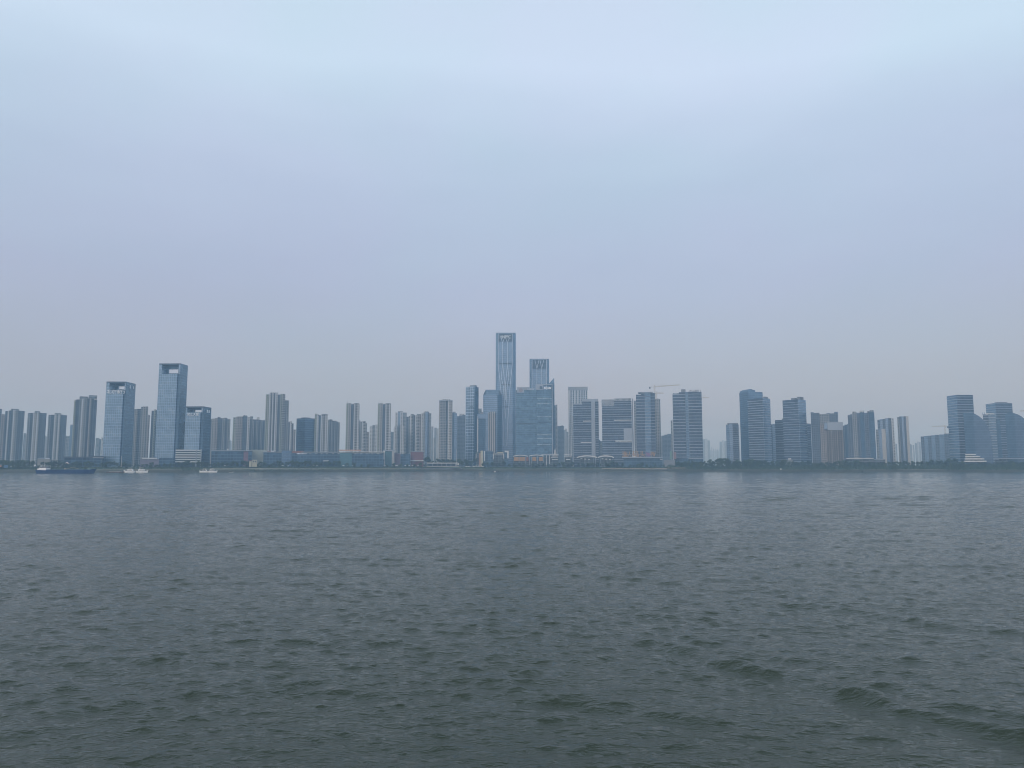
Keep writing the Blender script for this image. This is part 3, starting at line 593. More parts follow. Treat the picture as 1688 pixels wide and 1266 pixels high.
o = banded('big two-part striped tower with lettering along its roof', [(1109.6, 1120, 650.5, 3, BANDG, 1), (1120.1, 1130.5, 646.5, 1.6, BANDG, 1), (1130.6, 1135.5, 646, 2.8, BLUEG, 0), (1135.6, 1153, 645.6, 0, BANDG, 1), (1153.1, 1157.8, 646, 1.5, BANDG, 2)], 70, 5.6, 1.0,
       extra=[('roof_plant', 1124, 1131.4, 641.6, 646.4, 5, 20, ROOF), ('roof_rim', 1110, 1121, 648.2, 650.4, 4, 20, LATT), ('roof_post', 1155.6, 1156.4, 642.5, 646, 2, 2.8, ROOF)])
text_mesh('sign_lettering', '湘江壹号', 3.9, ROOF, o.root, (o.x(1146, 700), -.1, o.z(1146, 645.4)), .25, 1.15, .06)
o.box('floor_slab', 1109.4, 1109.9, 650, None, 2.0, 3, SLAB, rr=700)
flats('narrow dark low flats filling the slit between the first two striped towers', 330, [(985.5, 989, 725, 'k'), (989, 993.5, 727, 'n')])
# --- far hazy towers in the gap
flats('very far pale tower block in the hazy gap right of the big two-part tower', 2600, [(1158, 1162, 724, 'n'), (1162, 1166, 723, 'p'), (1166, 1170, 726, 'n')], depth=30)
rnd = random.Random(3)
xx = 1169.
k = 0
while xx < 1188:
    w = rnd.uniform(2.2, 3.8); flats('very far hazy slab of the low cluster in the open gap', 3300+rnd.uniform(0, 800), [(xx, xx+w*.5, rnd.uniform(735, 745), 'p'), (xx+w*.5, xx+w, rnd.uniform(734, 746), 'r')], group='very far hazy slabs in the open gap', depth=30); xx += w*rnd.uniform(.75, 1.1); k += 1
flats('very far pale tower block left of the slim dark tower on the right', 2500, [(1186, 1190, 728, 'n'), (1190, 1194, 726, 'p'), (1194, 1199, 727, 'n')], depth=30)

# --- right half
o = banded('short slim dark tower with a slanted roof, left of the tall stepped tower', [(1196.6, 1202, 700, 2, BLUEG, 0), (1202.1, 1207, 699, .8, BLUEL, 0), (1207.1, 1217, 698.5, 0, BANDG, 1)], 150, 3.8, .5, name='office_tower', cat='office tower',
           extra=[('slanted_roof', 1199, 1216.5, 697.2, 699.4, 4, 20, ROOF), ('floor_slab', 1217.1, 1218, 700, None, 1, 3, SLAB)])
o = rect_tower('tall dark rear tower with a raised crest, half hidden by a lower banded tower', 1218.5, 1233, 1257, 645.5, 240, -60, BLUED, BLUEG)
zc = o.z(1238, 641.4); o.add('roof_crest', MB().box(o.t0+1, -.6, o.s*.02, o.s*.5, o.zt, zc), BLUEG); o.add('roof_crest', MB().box(o.t0+3, -2, o.s*.12, o.s*.34, zc, zc+1.4), BLUEG)
rect_tower('banded blue office tower in front of the tall crested tower', 1232.6, 1257.6, 1269.3, 656, 120, -30, BANDG, BLUEL, slab=1.0, fh=4.3, roofs=[(1253.5, 1257.5, 653.5, ROOF)])
flats('narrow blue slab right of the banded blue office tower', 300, [(1269, 1273, 699.5, 'd'), (1273, 1278.5, 699, 'l')])
rect_tower('lower banded shoulder block left of the flat-topped banded tower', 1277.5, 1295, 1300, 692, 150, -25, BANDG, BANDG, slab=.55, fh=4.3, roofs=[(1288, 1291, 690, ROOF)], name='office_block', cat='office building')
rect_tower('flat-topped banded dark blue tower with two roof humps', 1289.8, 1316, 1328, 658.3, 110, -28, BANDG, BLUEL, slab=.7, fh=4.3, roofs=[(1301.5, 1308, 655.8, ROOF), (1311, 1315.8, 653.8, ROOF)])
rect_tower('low banded wing right of the flat-topped banded tower', 1325, 1330, 1336.5, 698, 190, -30, BANDG, BANDG, slab=.5, fh=4.3, name='office_block', cat='office building')
# framed unfinished block
o = B('residential_tower', 'block with a notched roof and a pale unfinished concrete frame in front', 1360, 130, 0, 700, 'apartment tower'); q = 700
o.box('left_facade', 1337, 1351.5, 680.5, None, 1, 26, DARK, rr=q); o.box('middle_facade', 1351.6, 1368, 682.5, None, 2, 25.9, GREY, rr=q)
o.box('right_facade', 1368.1, 1382, 681.5, None, 1.4, 25.8, DARK, rr=q)
o.box('roof_horn', 1376, 1382, 678.8, 681.5, 2, 24, BLUEG, rr=q); o.box('roof_horn', 1337, 1342, 679.5, 680.5, 2, 24, BLUEG, rr=q)
o.box('roof_horn', 1363, 1369, 681, 682.5, 2, 24, BLUEG, rr=q)
o.box('screen_panel', 1364, 1389.5, 696, 709, -3.5, 1, PANEL, rr=q); o.box('screen_panel', 1358.5, 1363.8, 697.5, 708, -3.3, 1, BLUEL, rr=q)
o.box('open_frame', 1361, 1389, 709.2, None, -3.2, 1, FRAME, rr=q)
o.box('brown_bay', 1352, 1360.8, 700, None, -.6, 1.9, PINK, rr=q)
for p in (1361, 1370.2, 1379.5, 1388.6): o.box('frame_column', p-.3, p+.3, 709.2, None, -3.9, -3.22, CONC, rr=q)
flats('slanted blue slab behind and right of the unfinished frame', 260, [(1388.5, 1392, 701.5, 'K'), (1392, 1396, 700, 'd'), (1396, 1400.5, 699, 'K')])
o = flats('dark broad tower with horned roof corners, right of the unfinished frame', 110, [(1397, 1401, 684, 'K'), (1401, 1404.5, 683, 'k'), (1404.5, 1412, 680, 'n'), (1412, 1417, 680.4, 'k'), (1417, 1424, 680, 'd'), (1424, 1432, 680.4, 'K'), (1432, 1441, 679.8, 'd')], [(1404.5, 1411, 678, 680), (1416.5, 1424.5, 677, 680), (1429.5, 1436, 677.6, 680), (1433.5, 1440.5, 676.3, 680)], depth=30)
flats('pale-edged tall flats behind a lower twin bay, left of the slim leaning pair', 330, [(1446, 1450, 692, 'g'), (1450, 1455, 691, 'l'), (1455, 1459, 690.5, 'k'), (1459, 1463.5, 689.5, 'l'), (1463.5, 1469, 689, 'k'), (1469, 1473, 689, 'p')])
flats('lower front flats with a pinkish blank edge, under the pale-edged tall flats', 280, [(1443.5, 1448, 708, 'n'), (1448, 1453, 707, 'l'), (1453, 1459.5, 707, 's')])
flats('slim flats with a broad pinkish blank edge, standing alone in the gap', 300, [(1478.5, 1482, 687.5, 'n'), (1482, 1486, 686.5, 'k'), (1486, 1489.5, 686.3, 'l'), (1489.5, 1493, 686.3, 'k'), (1493, 1497.3, 686, 's')])
for i, (a, b, r, kk) in enumerate([(1474.5, 1478.5, 731, 'p'), (1499.5, 1503, 732, 'n'), (1503.5, 1507, 733, 'p'), (1508, 1512, 730, 'n'), (1511.5, 1517.5, 728, 'p')]):
    flats(('far hazy pale slab just left of the slim flats with a blank edge', 'first far hazy slab right of the slim flats with a blank edge', 'second far hazy slab right of the slim flats with a blank edge', 'third far hazy slab right of the slim flats, a step higher', 'tallest far hazy slab, touching the left side of the wide hazy block')[i], 1500+120*i, [(a, (a+b)/2, r, kk), ((a+b)/2, b, r+.8, 'n')], group='far hazy slabs left of the wide hazy block')
flats('wide hazy blue block under the small far crane', 420, [(1517.3, 1523, 719.5, 'K'), (1523, 1529, 718.8, 'm'), (1529, 1535, 718.2, 'K'), (1535, 1541, 717.5, 'm'), (1541, 1548, 716.8, 'K'), (1548, 1556, 716.2, 'm'), (1556, 1566, 714.8, 'K')], depth=24)
rect_tower('tall leaning-edged banded tower at the right, left of the curved glass towers', 1560.4, 1577, 1603.6, 650.8, 130, -57, BLUEG, BANDG, slab=.9, fh=4.3, out=.35)
# sail-shaped curved glass towers
def sail(label, arc, bot_mat, dark_to, d, pc):
    o = B('sail_shaped_tower', label, pc, d, 0, 700, 'office tower', 'sail-shaped glass towers'); q = 740
    P = [(o.x(p, q), o.z(p, r)) for p, r in arc]
    def slab(pts, y0, y1, mt, nm):
        m = MB(); n = len(pts)
        front = [(pts[0][0], y0, 0)]+[(x, y0, z) for x, z in pts]+[(pts[-1][0], y0, 0)]
        front = [front[0]]+[front[-1]]+front[1:-1][::-1]
        uv = [(a, c) for a, b, c in front]; m.face(front, uv); back = [(a, y1, c) for a, b, c in front]; m.face(back[::-1], uv[::-1])
        k = len(front)
        for i in range(k):
            a, b = front[i], front[(i+1) % k]; m.face([a, (a[0], y1, a[2]), (b[0], y1, b[2]), b], [(0, a[2]), (28, a[2]), (28, b[2]), (0, b[2])])
        return o.add(nm, m, mt)
    i = [k for k, (p, r) in enumerate(arc) if p >= dark_to][0]
    slab(P[:i+1], 0, 27, BLUED, 'dark_facade'); slab([(P[i][0]+.02, P[i][1])]+P[i+1:], .4, 26.8, bot_mat, 'curved_facade')
    return o
HAZB = facade('plain blue glass skin', (.09, .14, .21), (.10, .16, .25), 4.0, 1.5, .14, .1, .25, .55, .12)
sail('sail-shaped glass tower, roof curving down to the right, before the leaning banded tower', [(1591.5, 681), (1596, 680.2), (1603, 680), (1608, 681), (1613, 683.3), (1618, 686.5), (1622, 690), (1626, 695), (1629.5, 701), (1632.5, 709), (1634.5, 718), (1636, 730)], HAZB, 1608, 60, 1612)
sail('second sail-shaped glass tower, cut off by the right edge of the picture', [(1660.5, 682.5), (1664, 681.2), (1670, 680.6), (1676, 681), (1682, 683), (1688, 686.5), (1694, 692), (1700, 700), (1705, 712), (1709, 730)], HAZB, 1676, 70, 1680)
o = banded('pale banded wing with a terrace of white slabs between the two sail-shaped towers', [(1621, 1630, 683, 6, BANDG, 1), (1630.1, 1642, 682, 4, BLUEG, 1), (1642.1, 1649, 690, 6, BLUED, 0)], 150, 4.3, 1.1, name='office_tower', cat='office tower',
           extra=[('roof_terrace', 1626, 1640, 681, 683.2, 4, 20, WHITE), ('roof_post', 1620.5, 1621.5, 680, 684, 8, 9, SLAB), ('roof_post', 1623.5, 1624.3, 679.6, 684, 8, 9, SLAB)])
rect_tower('broad flat-topped banded tower behind and between the two sail-shaped towers', 1624.6, 1641, 1668.3, 664.2, 240, -57, BLUEG, BANDG, slab=.8, fh=4.3, out=.3, roofs=[(1634, 1640, 663, ROOF)])

# ---------------------------------------------------------------- tower cranes
def crane(label, pm, rt, rj, pj0, pj1, d, slope=0., pcw=True, rb=None):
    o = B('tower_crane', label, pm, d, 0, rt, 'tower crane'); w = 1.0
    zt, zj = o.z(pm, rt), o.z(pm, rj); zb = 0
    m = MB()
    for sx in (-w, w):
        for sy in (-w, w): m.beam((sx, sy, zb), (sx, sy, zj), .35)
    z = zb; k = 0
    while z < zj-3:
        for sy in (-w, w): m.beam(((-w, w)[k % 2], sy, z), ((w, -w)[k % 2], sy, z+3), .22)
        z += 3; k += 1
    o.add('mast', m, CRANE)
    m = MB(); x1 = o.x(pj1, rj); L = abs(x1); sg = 1 if x1 > 0 else -1; up = slope*L
    m.beam((0, -.7, zj), (x1, -.7, zj+up), .3); m.beam((0, .7, zj), (x1, .7, zj+up), .3); m.beam((0, 0, zj+1.5), (x1*.98, 0, zj+up+1.1), .3)
    n = int(L/2.5)
    for i in range(n):
        xa, xb = x1*i/n, x1*(i+.5)/n; m.beam((xa, -.7, zj+up*i/n), (xb, 0, zj+1.4+up*i/n), .16); m.beam((xb, 0, zj+1.4+up*i/n), (x1*(i+1)/n, .7, zj+up*(i+1)/n), .16)
    o.add('jib', m, CRANE)
    x0 = o.x(pj0, rj); o.add('counter_jib', MB().beam((0, -.5, zj), (x0, -.5, zj), .35).beam((0, .5, zj), (x0, .5, zj), .35).box(min(x0, 0), max(x0, 0), -.5, .5, zj-.1, zj+.1), CRANE)
    o.add('counterweight', MB().box(min(x0, x0-sg*-2.6), max(x0, x0-sg*-2.6), -1.1, 1.1, zj-3, zj+.2), MECH)
    o.add('tower_head', MB().beam((-w, 0, zj), (0, 0, zt), .4).beam((w, 0, zj), (0, 0, zt), .4).beam((0, 0, zt), (x0, 0, zj+.2), .14).beam((0, 0, zt), (x1*.6, 0, zj+1.4+up*.6), .14), CRANE)
    o.add('cab', MB().box(sg*1.2-.9, sg*1.2+.9, -2.2, -.8, zj-2.4, zj-.2), WHITE)
    return o
crane('large tower crane reaching right above the round-fronted striped tower', 1078.8, 634.5, 638, 1070, 1121, 125, .06)
crane('smaller faint tower crane just below the large crane on the same tower', 1081.5, 645.5, 648.6, 1076, 1094, 320, 0)
crane('faint crane arm showing beside the roof of the big two-part striped tower', 1152, 652.5, 656.2, 1147, 1169, 330, 0)
crane('small crane standing on the wide hazy block at the right', 1557.6, 700.8, 703, 1563.5, 1536, 430, 0)
crane('crane rising behind the second sail-shaped tower at the right edge', 1696, 672, 677.5, 1706, 1681, 230, -.0)
# ================================================================ low buildings behind the trees
def low(name, label, px0, px1, d, boxes, cat='low building', group=None, phi=0):
    o = B(name, label, (px0+px1)/2, d, phi, 755, cat, group)
    for b in boxes: o.box(*b, rr=755)
    return o
o = low('car_park_building', 'white banded open car park in front of the gate-shaped towers', 288, 332, 50,
    [('wall', 290, 330.5, 742.5, None, 4, 22, MECH)] +
    [('parapet_band', 289, 331.8, r, r+1.9, 0, 23, WHITE) for r in (741.3, 745, 748.8, 752.6, 756.4, 760.2)] + [('stair_tower', 322.5, 324.3, 740.6, None, -.6, 4, SLAB), ('stair_tower', 330, 332, 740.2, None, -.6, 4, SLAB)])
low('low_shop', 'low purple-grey shop with a white roof strip beside the gate-shaped towers', 228, 292, 45,
    [('wall', 231, 262, 757, None, 0, 16, plain('mauve grey wall', (.20, .19, .26))), ('roof_edge', 234, 258.5, 754.6, 756.6, -1, 16.2, WHITE), ('wing', 262.2, 289, 755, None, 2, 16.1, LOWG)])
low('low_hall', 'long low hall with a dark roof behind the blue cargo ship', 104, 172, 50,
    [('wall', 106, 168, 755, None, 1, 18, LOWG), ('roof', 104, 150, 752.6, 755, -1, 20, plain('dark slate roof', (.07, .09, .13))), ('roof', 150, 171, 751.6, 754.2, -1.1, 20.1, plain('dark slate roof', (.07, .09, .13))), ('white_eaves', 153, 171, 754.3, 755.1, -1.3, 1, WHITE)])
low('river_kiosk', 'small white kiosk row left of the long dark-roofed hall', 58, 96, 40,
    [('wall', 62, 82, 756.5, None, 0, 8, CONC), ('roof_edge', 62, 72, 754.6, 756.3, -.5, 8, SLAB), ('roof_edge', 74, 82, 755, 756.6, -.5, 8, WHITE), ('wall', 83, 94, 757.5, None, 1, 7.5, GREY)])
low('glass_hall', 'plain dark blue glass hall right of the white banded car park', 346, 415, 60,
    [('facade', 348, 401, 743.5, None, 0, 30, LOWG), ('roof_edge', 347.5, 415.5, 742.2, 743.3, -.5, 30, SLAB), ('reddish_bay', 401.2, 409, 744, None, .6, 29.8, plain('dull plum cladding', (.20, .12, .17))), ('end_bay', 409.2, 415, 744, None, .2, 29.9, LOWG), ('roof_vent', 374, 376, 740, 742.2, 6, 10, WHITE)])
low('blank_hall', 'pale grey-green blank hall under the broad flats', 414, 441, 75, [('wall', 415.6, 440, 741.3, None, 0, 22, plain('pale sage panel', (.30, .34, .32), .7, .06))])
low('riverside_house', 'little cream house among trees below the pale blank hall', 406, 430, 28,
    [('wall', 411, 415, 760, None, 0, 6, CREAM), ('wall', 416, 424, 758, None, .5, 6.2, CREAM), ('roof', 410, 416, 759, 760, -.4, 6.5, TERR), ('window_opening', 417.5, 419.2, 759.6, 762, .2, .5, MECH), ('window_opening', 420.6, 422.3, 759.6, 762, .2, .5, MECH)])
low('shopping_hall', 'blue glass shopping hall with a raised dark bay, left part of the long riverside mall', 433, 481, 60,
    [('facade', 434, 464, 746, None, 0, 30, LOWG), ('roof_edge', 433, 464, 744.4, 745.8, -.6, 30, SLAB), ('raised_bay', 464.2, 480, 742.6, None, -1, 29, BLUEG), ('roof_vent', 447, 451, 743, 744.5, 4, 8, WHITE), ('red_sign_board', 440, 446, 743, 744.4, 1, 2, TERR)])
o = low('shopping_hall', 'long dark blue glass mall with a thin white roof line and an orange roof canopy', 480, 633, 62,
    [('facade', 481, 632, 747.2, None, 0, 32, LOWG), ('roof_edge', 496, 560, 744.6, 746.0, -1.6, 32, SLAB), ('roof_edge', 560, 634, 744.4, 745.6, -1.8, 32.1, WHITE), ('red_roof_box', 481, 500, 743.2, 747.1, 2, 14, TERR),
     ('entrance_bay', 560, 580, 746.6, None, -2.6, -.1, plain('sea green glass', (.08, .18, .22), .2)), ('orange_canopy', 558, 595, 741.2, 743.0, 3, 16, plain('faded orange canopy', (.48, .30, .22))), ('canopy_post', 566, 567, 743, 747, 5, 6, SLAB), ('canopy_post', 586, 587, 743, 747, 5, 6, SLAB),
     ('small_sign', 533, 542, 759, 760.4, -2, -1, WHITE)])
for k in range(8): o.box('sign_letter', 489+k*2.1, 490.5+k*2.1, 746.7, 748.7, -.7, -.1, LETT, rr=755)
for k in range(13): o.box('bright_lamp_box', 510+k*9.3, 512.8+k*9.3, 747.8, 748.5, -.5, -.1, LETT, rr=755)
low('corner_pavilion', 'green glass cube in a white frame at the right end of the long mall', 631, 652, 55,
    [('glass_cube', 634.5, 645.5, 744, None, 1, 22, plain('sea green glass', (.08, .18, .22), .2)), ('frame_top', 631.5, 652, 741.4, 743.4, -.4, 22.1, SLAB), ('frame_post', 632, 634.4, 743.5, 757, -.3, 1, WHITE), ('frame_post', 646, 649, 743.5, None, -.3, 3, SHAF)])
low('shop_block', 'low blue and dull red shop block beside the green glass cube', 649, 677, 60,
    [('facade', 650, 660, 747.5, None, 0, 20, plain('muted red-blue panel', (.22, .17, .22))), ('facade', 660.1, 676, 748.5, None, .5, 20.1, LOWG), ('roof_edge', 649.5, 659, 746.4, 747.4, -.4, 20.2, SLAB)])
low('shop_block', 'dark red-brown shop box with a white line at its foot', 676, 700, 58,
    [('facade', 677, 698, 744.8, None, 0, 20, plain('dull brick red cladding', (.17, .075, .09))), ('roof_edge', 676.5, 698.5, 743.9, 744.7, -.4, 20.2, SLAB), ('white_plinth', 675, 698, 758.8, 760.2, -2, -.1, WHITE)])
o = low('river_pavilion', 'long open pavilion with a flat white roof on the bank', 703, 757, 22,
    [('roof', 703.5, 753, 762.7, 764.0, -1, 9, WHITE), ('back_wall', 705, 752, 764.1, None, 6, 7, MECH), ('base_wall', 703, 757, 768.2, None, -3, 5, CONC)])
for k in range(7): o.box('column', 705+k*7.6, 706+k*7.6, 764.0, None, -.4, .3, SLAB, rr=755)
for k in range(2): o.box('boat_house_arch', 752.8+k*2.4, 754.4+k*2.4, 762.5+k, 766.8, 0, 3, WHITE, rr=755)
o = low('flag_mast', 'tall pale mast rising at the right end of the white-roofed pavilion', 751.5, 753, 24, [], cat='mast')
o.add('pole', MB().tube((0, 0, 0), (0, 0, o.z(752.3, 740)), .45, .25), SHAF); o.add('pole_base', MB().box(-1, 1, -1, 1, 0, 1.2), CONC)
o = low('flag_mast', 'pale mast in front of the left gate-shaped tower', 200, 201, 30, [], cat='mast')
o.add('pole', MB().tube((0, 0, 0), (0, 0, o.z(200.5, 751.5)), .4, .25), SHAF); o.add('pole_base', MB().box(-.8, .8, -.8, .8, 0, 1), CONC)
# modern low cluster left of the tallest tower
low('gallery_building', 'low modern block of white and cream frames at the foot of the tallest tower', 784, 840, 48,
    [('cream_tower', 792.2, 796.2, 742.8, None, -1, 9, CREAM), ('tan_bay', 789.5, 792.1, 747, None, 0, 9, TAN), ('dark_bay', 785, 789.4, 745.5, None, .6, 9, LOWD), ('white_post', 784.3, 785.2, 748, 757.5, -.3, .5, WHITE),
     ('glass_wing', 796.4, 812.5, 744, None, 0, 18, LOWG), ('white_post', 798, 799.1, 743.6, 760, -.9, -.1, WHITE), ('roof_edge', 796.3, 811, 742.7, 743.9, -.5, 18.1, BLUEL), ('glass_wing', 812.6, 831, 747, None, .3, 18.2, LOWD),
     ('white_frame_top', 812.5, 831, 747.9, 749, -1, .2, WHITE), ('white_post', 812.6, 813.7, 749.1, 757, -1, .2, WHITE), ('white_post', 829.8, 831, 749.1, 756, -1, .2, WHITE), ('cream_roof_sign', 820, 829.6, 745.2, 746.9, 1, 2, CREAM),
     ('white_corner', 832, 838.4, 743, 745.6, -.4, 10, WHITE), ('white_corner_post', 836.2, 838.4, 745.7, 755.5, -.4, 1, WHITE), ('end_wing', 831.2, 838, 745.8, None, 1, 10, LOWG)])
# wharf market: wavy white roofs over orange-lit fronts
o = B('wharf_market', 'market hall with two wavy white roofs over orange-lit shopfronts', 872, 42, 0, 755, 'market hall')
o.box('dark_front', 846, 896, 757.5, None, 0, 18, LOWD, rr=755)
def wavy(o, px0, px1, r_edge, r_mid, y0, y1, mat, nm='wavy_roof', th=.6):
    m = MB(); n = 10
    for i in range(n):
        P = []
        for j in (i, i+1):
            f = j/n; p = px0+(px1-px0)*f; r = r_edge+(r_mid-r_edge)*math.sin(f*math.pi)**.7; P.append((o.x(p, 755), o.z(p, r)))
        (xa, za), (xb, zb) = P
        m.face([(xa, y0, za-th), (xb, y0, zb-th), (xb, y0, zb), (xa, y0, za)]); m.face([(xa, y0, za), (xb, y0, zb), (xb, y1, zb), (xa, y1, za)])
        m.face([(xa, y0, za-th), (xa, y1, za-th), (xb, y1, zb-th), (xb, y0, zb-th)]); m.face([(xa, y1, za-th), (xa, y1, za), (xb, y1, zb), (xb, y1, zb-th)])
    o.add(nm, m, mat)
wavy(o, 846, 870, 751.6, 749.8, -3, 18, WHITE, th=1.3); wavy(o, 872, 897, 751.4, 749.5, -3.1, 18, WHITE, th=1.3)
for (a, b, mt) in ((847, 855, ORNG), (856, 865.5, ORNG), (867.3, 871.2, TERR), (877.5, 884, ORNG), (888.5, 895, ORNG)): o.box('orange_lit_front', a, b, 753.2, 759.6, -1.2, -.1, mt, rr=755)  # orange light on the fronts put into their panel colour
for a in (855.5, 866.4, 872.3, 875.5, 886, 896): o.box('column', a, a+.7, 752.2, None, -1.6, -1.21, SLAB, rr=755)
o = low('market_wing', 'white two-tier terrace pavilion right of the orange-lit market hall', 893, 922, 40,
    [('wall', 897, 920.5, 752.5, None, 0, 14, LOWD), ('roof', 892.5, 906, 748.4, 750.2, -2, 14, SLAB), ('roof', 906.2, 920.8, 749.2, 750.3, -2.1, 14, WHITE), ('terrace_edge', 908, 920, 753, 754.1, -1.8, -.1, WHITE), ('terrace_edge', 910, 919.5, 757, 758, -2.2, -.1, WHITE), ('column', 900, 901, 750.3, None, -1.5, -1, WHITE), ('column', 905, 906, 750.3, None, -1.5, -1, WHITE), ('column', 894, 895, 750.3, None, -1.5, -1, WHITE)])
low('market_wing', 'small white-roofed terrace pavilion left of the arched canopies', 929, 944, 40,
    [('wall', 931, 942.5, 752, None, 0, 12, LOWD), ('roof', 929.5, 943, 749.2, 750.3, -2, 12, WHITE), ('terrace_edge', 930, 943, 752.6, 753.6, -1.6, -.1, WHITE), ('terrace_edge', 933, 940, 756.6, 758, -1.9, -.1, WHITE)])
o = low('stone_spire', 'small pale stone spire beside the wide blue-green glass block', 910, 920, 62, [('base', 911.5, 918.5, 748, None, 0, 5, CONC)], cat='spire')
o.add('spire_tip', MB().tube((0, 2.5, o.z(915, 748)), (0, 2.5, o.z(915, 739)), 2.6, .3, 5), SHAF)
for lab, a, b in (('left arched white canopy over a riverside restaurant', 951, 984.5), ('right arched white canopy over a riverside restaurant', 985.5, 1012)):
    o = B('canopy_pavilion', lab, (a+b)/2, 36, 0, 755, 'canopy'); wavy(o, a, b, 753.4, 750.6, -3, 14, WHITE, 'arched_roof', 2.0)
    o.box('glass_front', a+5, b-4, 754.2, None, 1, 12, LOWD, rr=755)
    for k in range(4): o.box('column', a+5+k*(b-a-10)/3.2, a+5.35+k*(b-a-10)/3.2, 753.6, None, .2, .6, SLAB, rr=755)
    for k in range(3): o.box('white_sign', a+6+k*6.2, a+9+k*6.2, 755.5+k*.5, 757+k*.5, .4, .9, WHITE, rr=755)
o = low('sign_roof_building', 'flat-roofed riverside building carrying big orange characters on its roof', 1026, 1093, 42,
    [('wall', 1028, 1092, 755.8, None, 0, 20, LOWG), ('roof', 1025, 1092.5, 753.2, 754.9, -3, 20.5, SLAB), ('dark_eaves', 1025, 1092, 755.0, 755.7, -2.5, 20, MECH), ('white_kiosk', 1088, 1092, 756.5, 757.7, -3, -.2, WHITE), ('white_box', 1043, 1048, 752.1, 753.1, -3.2, -1, WHITE)])
for ch, px, mt, s_, xs in (('渔', 1030.2, ORNG, 8.6, 1.0), ('人', 1037.6, ORNG, 8.2, .75), ('码', 1048, ORNG, 8.8, 1.15), ('头', 1058.8, ORNG, 8.8, .95), ('商', 1068.2, PURP, 7.8, 1.0), ('街', 1076.6, ORNG, 8.2, 1.0)):
    text_mesh('sign_character', ch, s_*1.25, mt, o.root, (o.x(px, 755), -2.2, o.z(px, 752.4)), .4, xs, .12)
low('site_hoarding', 'low pale site wall with a red and green hoarding left of the wooded bank', 1094, 1115, 45, [('wall', 1094, 1113, 758.5, None, 0, 6, ROOF), ('green_hoarding', 1104.5, 1107.3, 744, 756.9, 1, 2, plain('faded green hoarding', (.16, .30, .26))), ('red_hoarding', 1110.5, 1115, 745, 756.9, 1, 2, plain('faded red hoarding', (.24, .15, .16)))], cat='wall')
low('podium_building', 'long thin white-edged podium at the foot of the two-part striped tower', 1110, 1160, 62, [('wall', 1112, 1159, 756.6, None, 0, 16, LOWG), ('roof_edge', 1135, 1159.5, 755.3, 756.5, -.5, 16.1, SLAB)])
low('podium_building', 'low podium with a long white roof line at the foot of the horned tower', 1390, 1462, 70, [('wall', 1394, 1459, 757, None, 0, 18, LOWD), ('roof_edge', 1395, 1440, 755, 756.1, -.6, 18.1, WHITE), ('roof_edge', 1440.2, 1460, 756.6, 757.6, -.7, 18.2, SLAB), ('white_strip', 1408, 1456, 759.6, 760.4, -1.4, -.1, SLAB)])
low('podium_building', 'small pale podium among the treetops below the flat-topped banded tower', 1294, 1306, 68, [('wall', 1296, 1307, 758.4, None, 0, 9, ROOF), ('roof_sign', 1299.2, 1304.2, 755.6, 757.5, -.3, .5, WHITE)])
o = B('terraced_building', 'white building of four stacked curved slabs stepping down to the right like a ship', 1606, 52, 0, 755, 'building')
for (a, b, r) in ((1591.5, 1609, 748.2), (1591, 1616, 751.7), (1590, 1622.5, 755.4), (1589, 1626, 759.4)):
    xa, xb, za = o.x(a, 755), o.x(b, 755), o.z(1600, r); th = 1.9
    pts = [(xa, 2), (xa+1.5, 0), (xb-7, 0), (xb-2.4, 1.2), (xb, 4), (xb-1, 14), (xa, 14)]
    o.add('curved_slab', MB().prism(pts, za-th, za), WHITE)
    o.add('glass_storey', MB().prism([(xa+1.5, 3), (xb-6, 3), (xb-4, 12), (xa+1.5, 12)], max(0, za-th-2.9), za-th-.01), LOWD)
for (a, b, r, lab) in ((1628, 1644, 757.2, 'thin pale elevated walkway right of the white ship-like building'),):
    low('walkway', lab, a, 1700, 75, [('deck', a-2, 1700, 755.2, 756.2, 0, 5, SLAB), ('deck', 1632, 1646, 757.4, 758.4, -1, 5, SLAB), ('wall', 1640, 1700, 756.3, None, 1, 4.5, LOWD)])

# ---------------------------------------------------------------- things standing on the bank
def on_bank(px, off, row=770):
    T = tanb(px, row); y = shore(T)+off; return (T*min(y, 9e9), y, ground_z(off))
canopy = MB(); cn = 8
for k in range(cn):
    a, b = 2*math.pi*k/cn, 2*math.pi*(k+1)/cn
    canopy.face([(2.1*math.cos(a), 2.1*math.sin(a), 2.5), (2.1*math.cos(b), 2.1*math.sin(b), 2.5), (0, 0, 3.5)]); canopy.face([(2.1*math.cos(b), 2.1*math.sin(b), 2.5), (2.1*math.cos(a), 2.1*math.sin(a), 2.5), (2.1*math.cos(a), 2.1*math.sin(a), 2.2), (2.1*math.cos(b), 2.1*math.sin(b), 2.2)])
par = None
def parasol(px, off, s=1, lab='white parasol in the row along the bank in front of the long mall', grp='white parasols along the bank'):
    global par
    if par is None:
        par = empty('parasol', (0, 0, 0)); canopy.build('canopy', WHITE, par); MB().tube((0, 0, 0), (0, 0, 3.2), .09, .06, 6).build('pole', STEEL, par); o = par
    else: o = copy_tree(par)
    o.location = on_bank(px, off); o.scale = (s, s, s); tag(o, lab, 'parasol', grp); return o
rnd = random.Random(8)
for px in (560, 566, 572, 577, 581, 585, 592, 596, 600, 608, 613, 618, 623, 627, 634, 653, 656, 662, 668, 674, 680, 689): parasol(px, rnd.uniform(45, 52), rnd.uniform(.75, 1.1))
for px in (449, 466, 474, 516, 523): parasol(px, rnd.uniform(44, 50), rnd.uniform(.8, 1.1), 'white parasol among the trees in front of the glass hall with the raised dark bay', 'white parasols among the trees')
for px in (343, 352, 371, 374): parasol(px, rnd.uniform(44, 50), rnd.uniform(.7, .95), 'small white parasol among the trees below the plain dark blue glass hall', 'small white parasols below the glass hall')
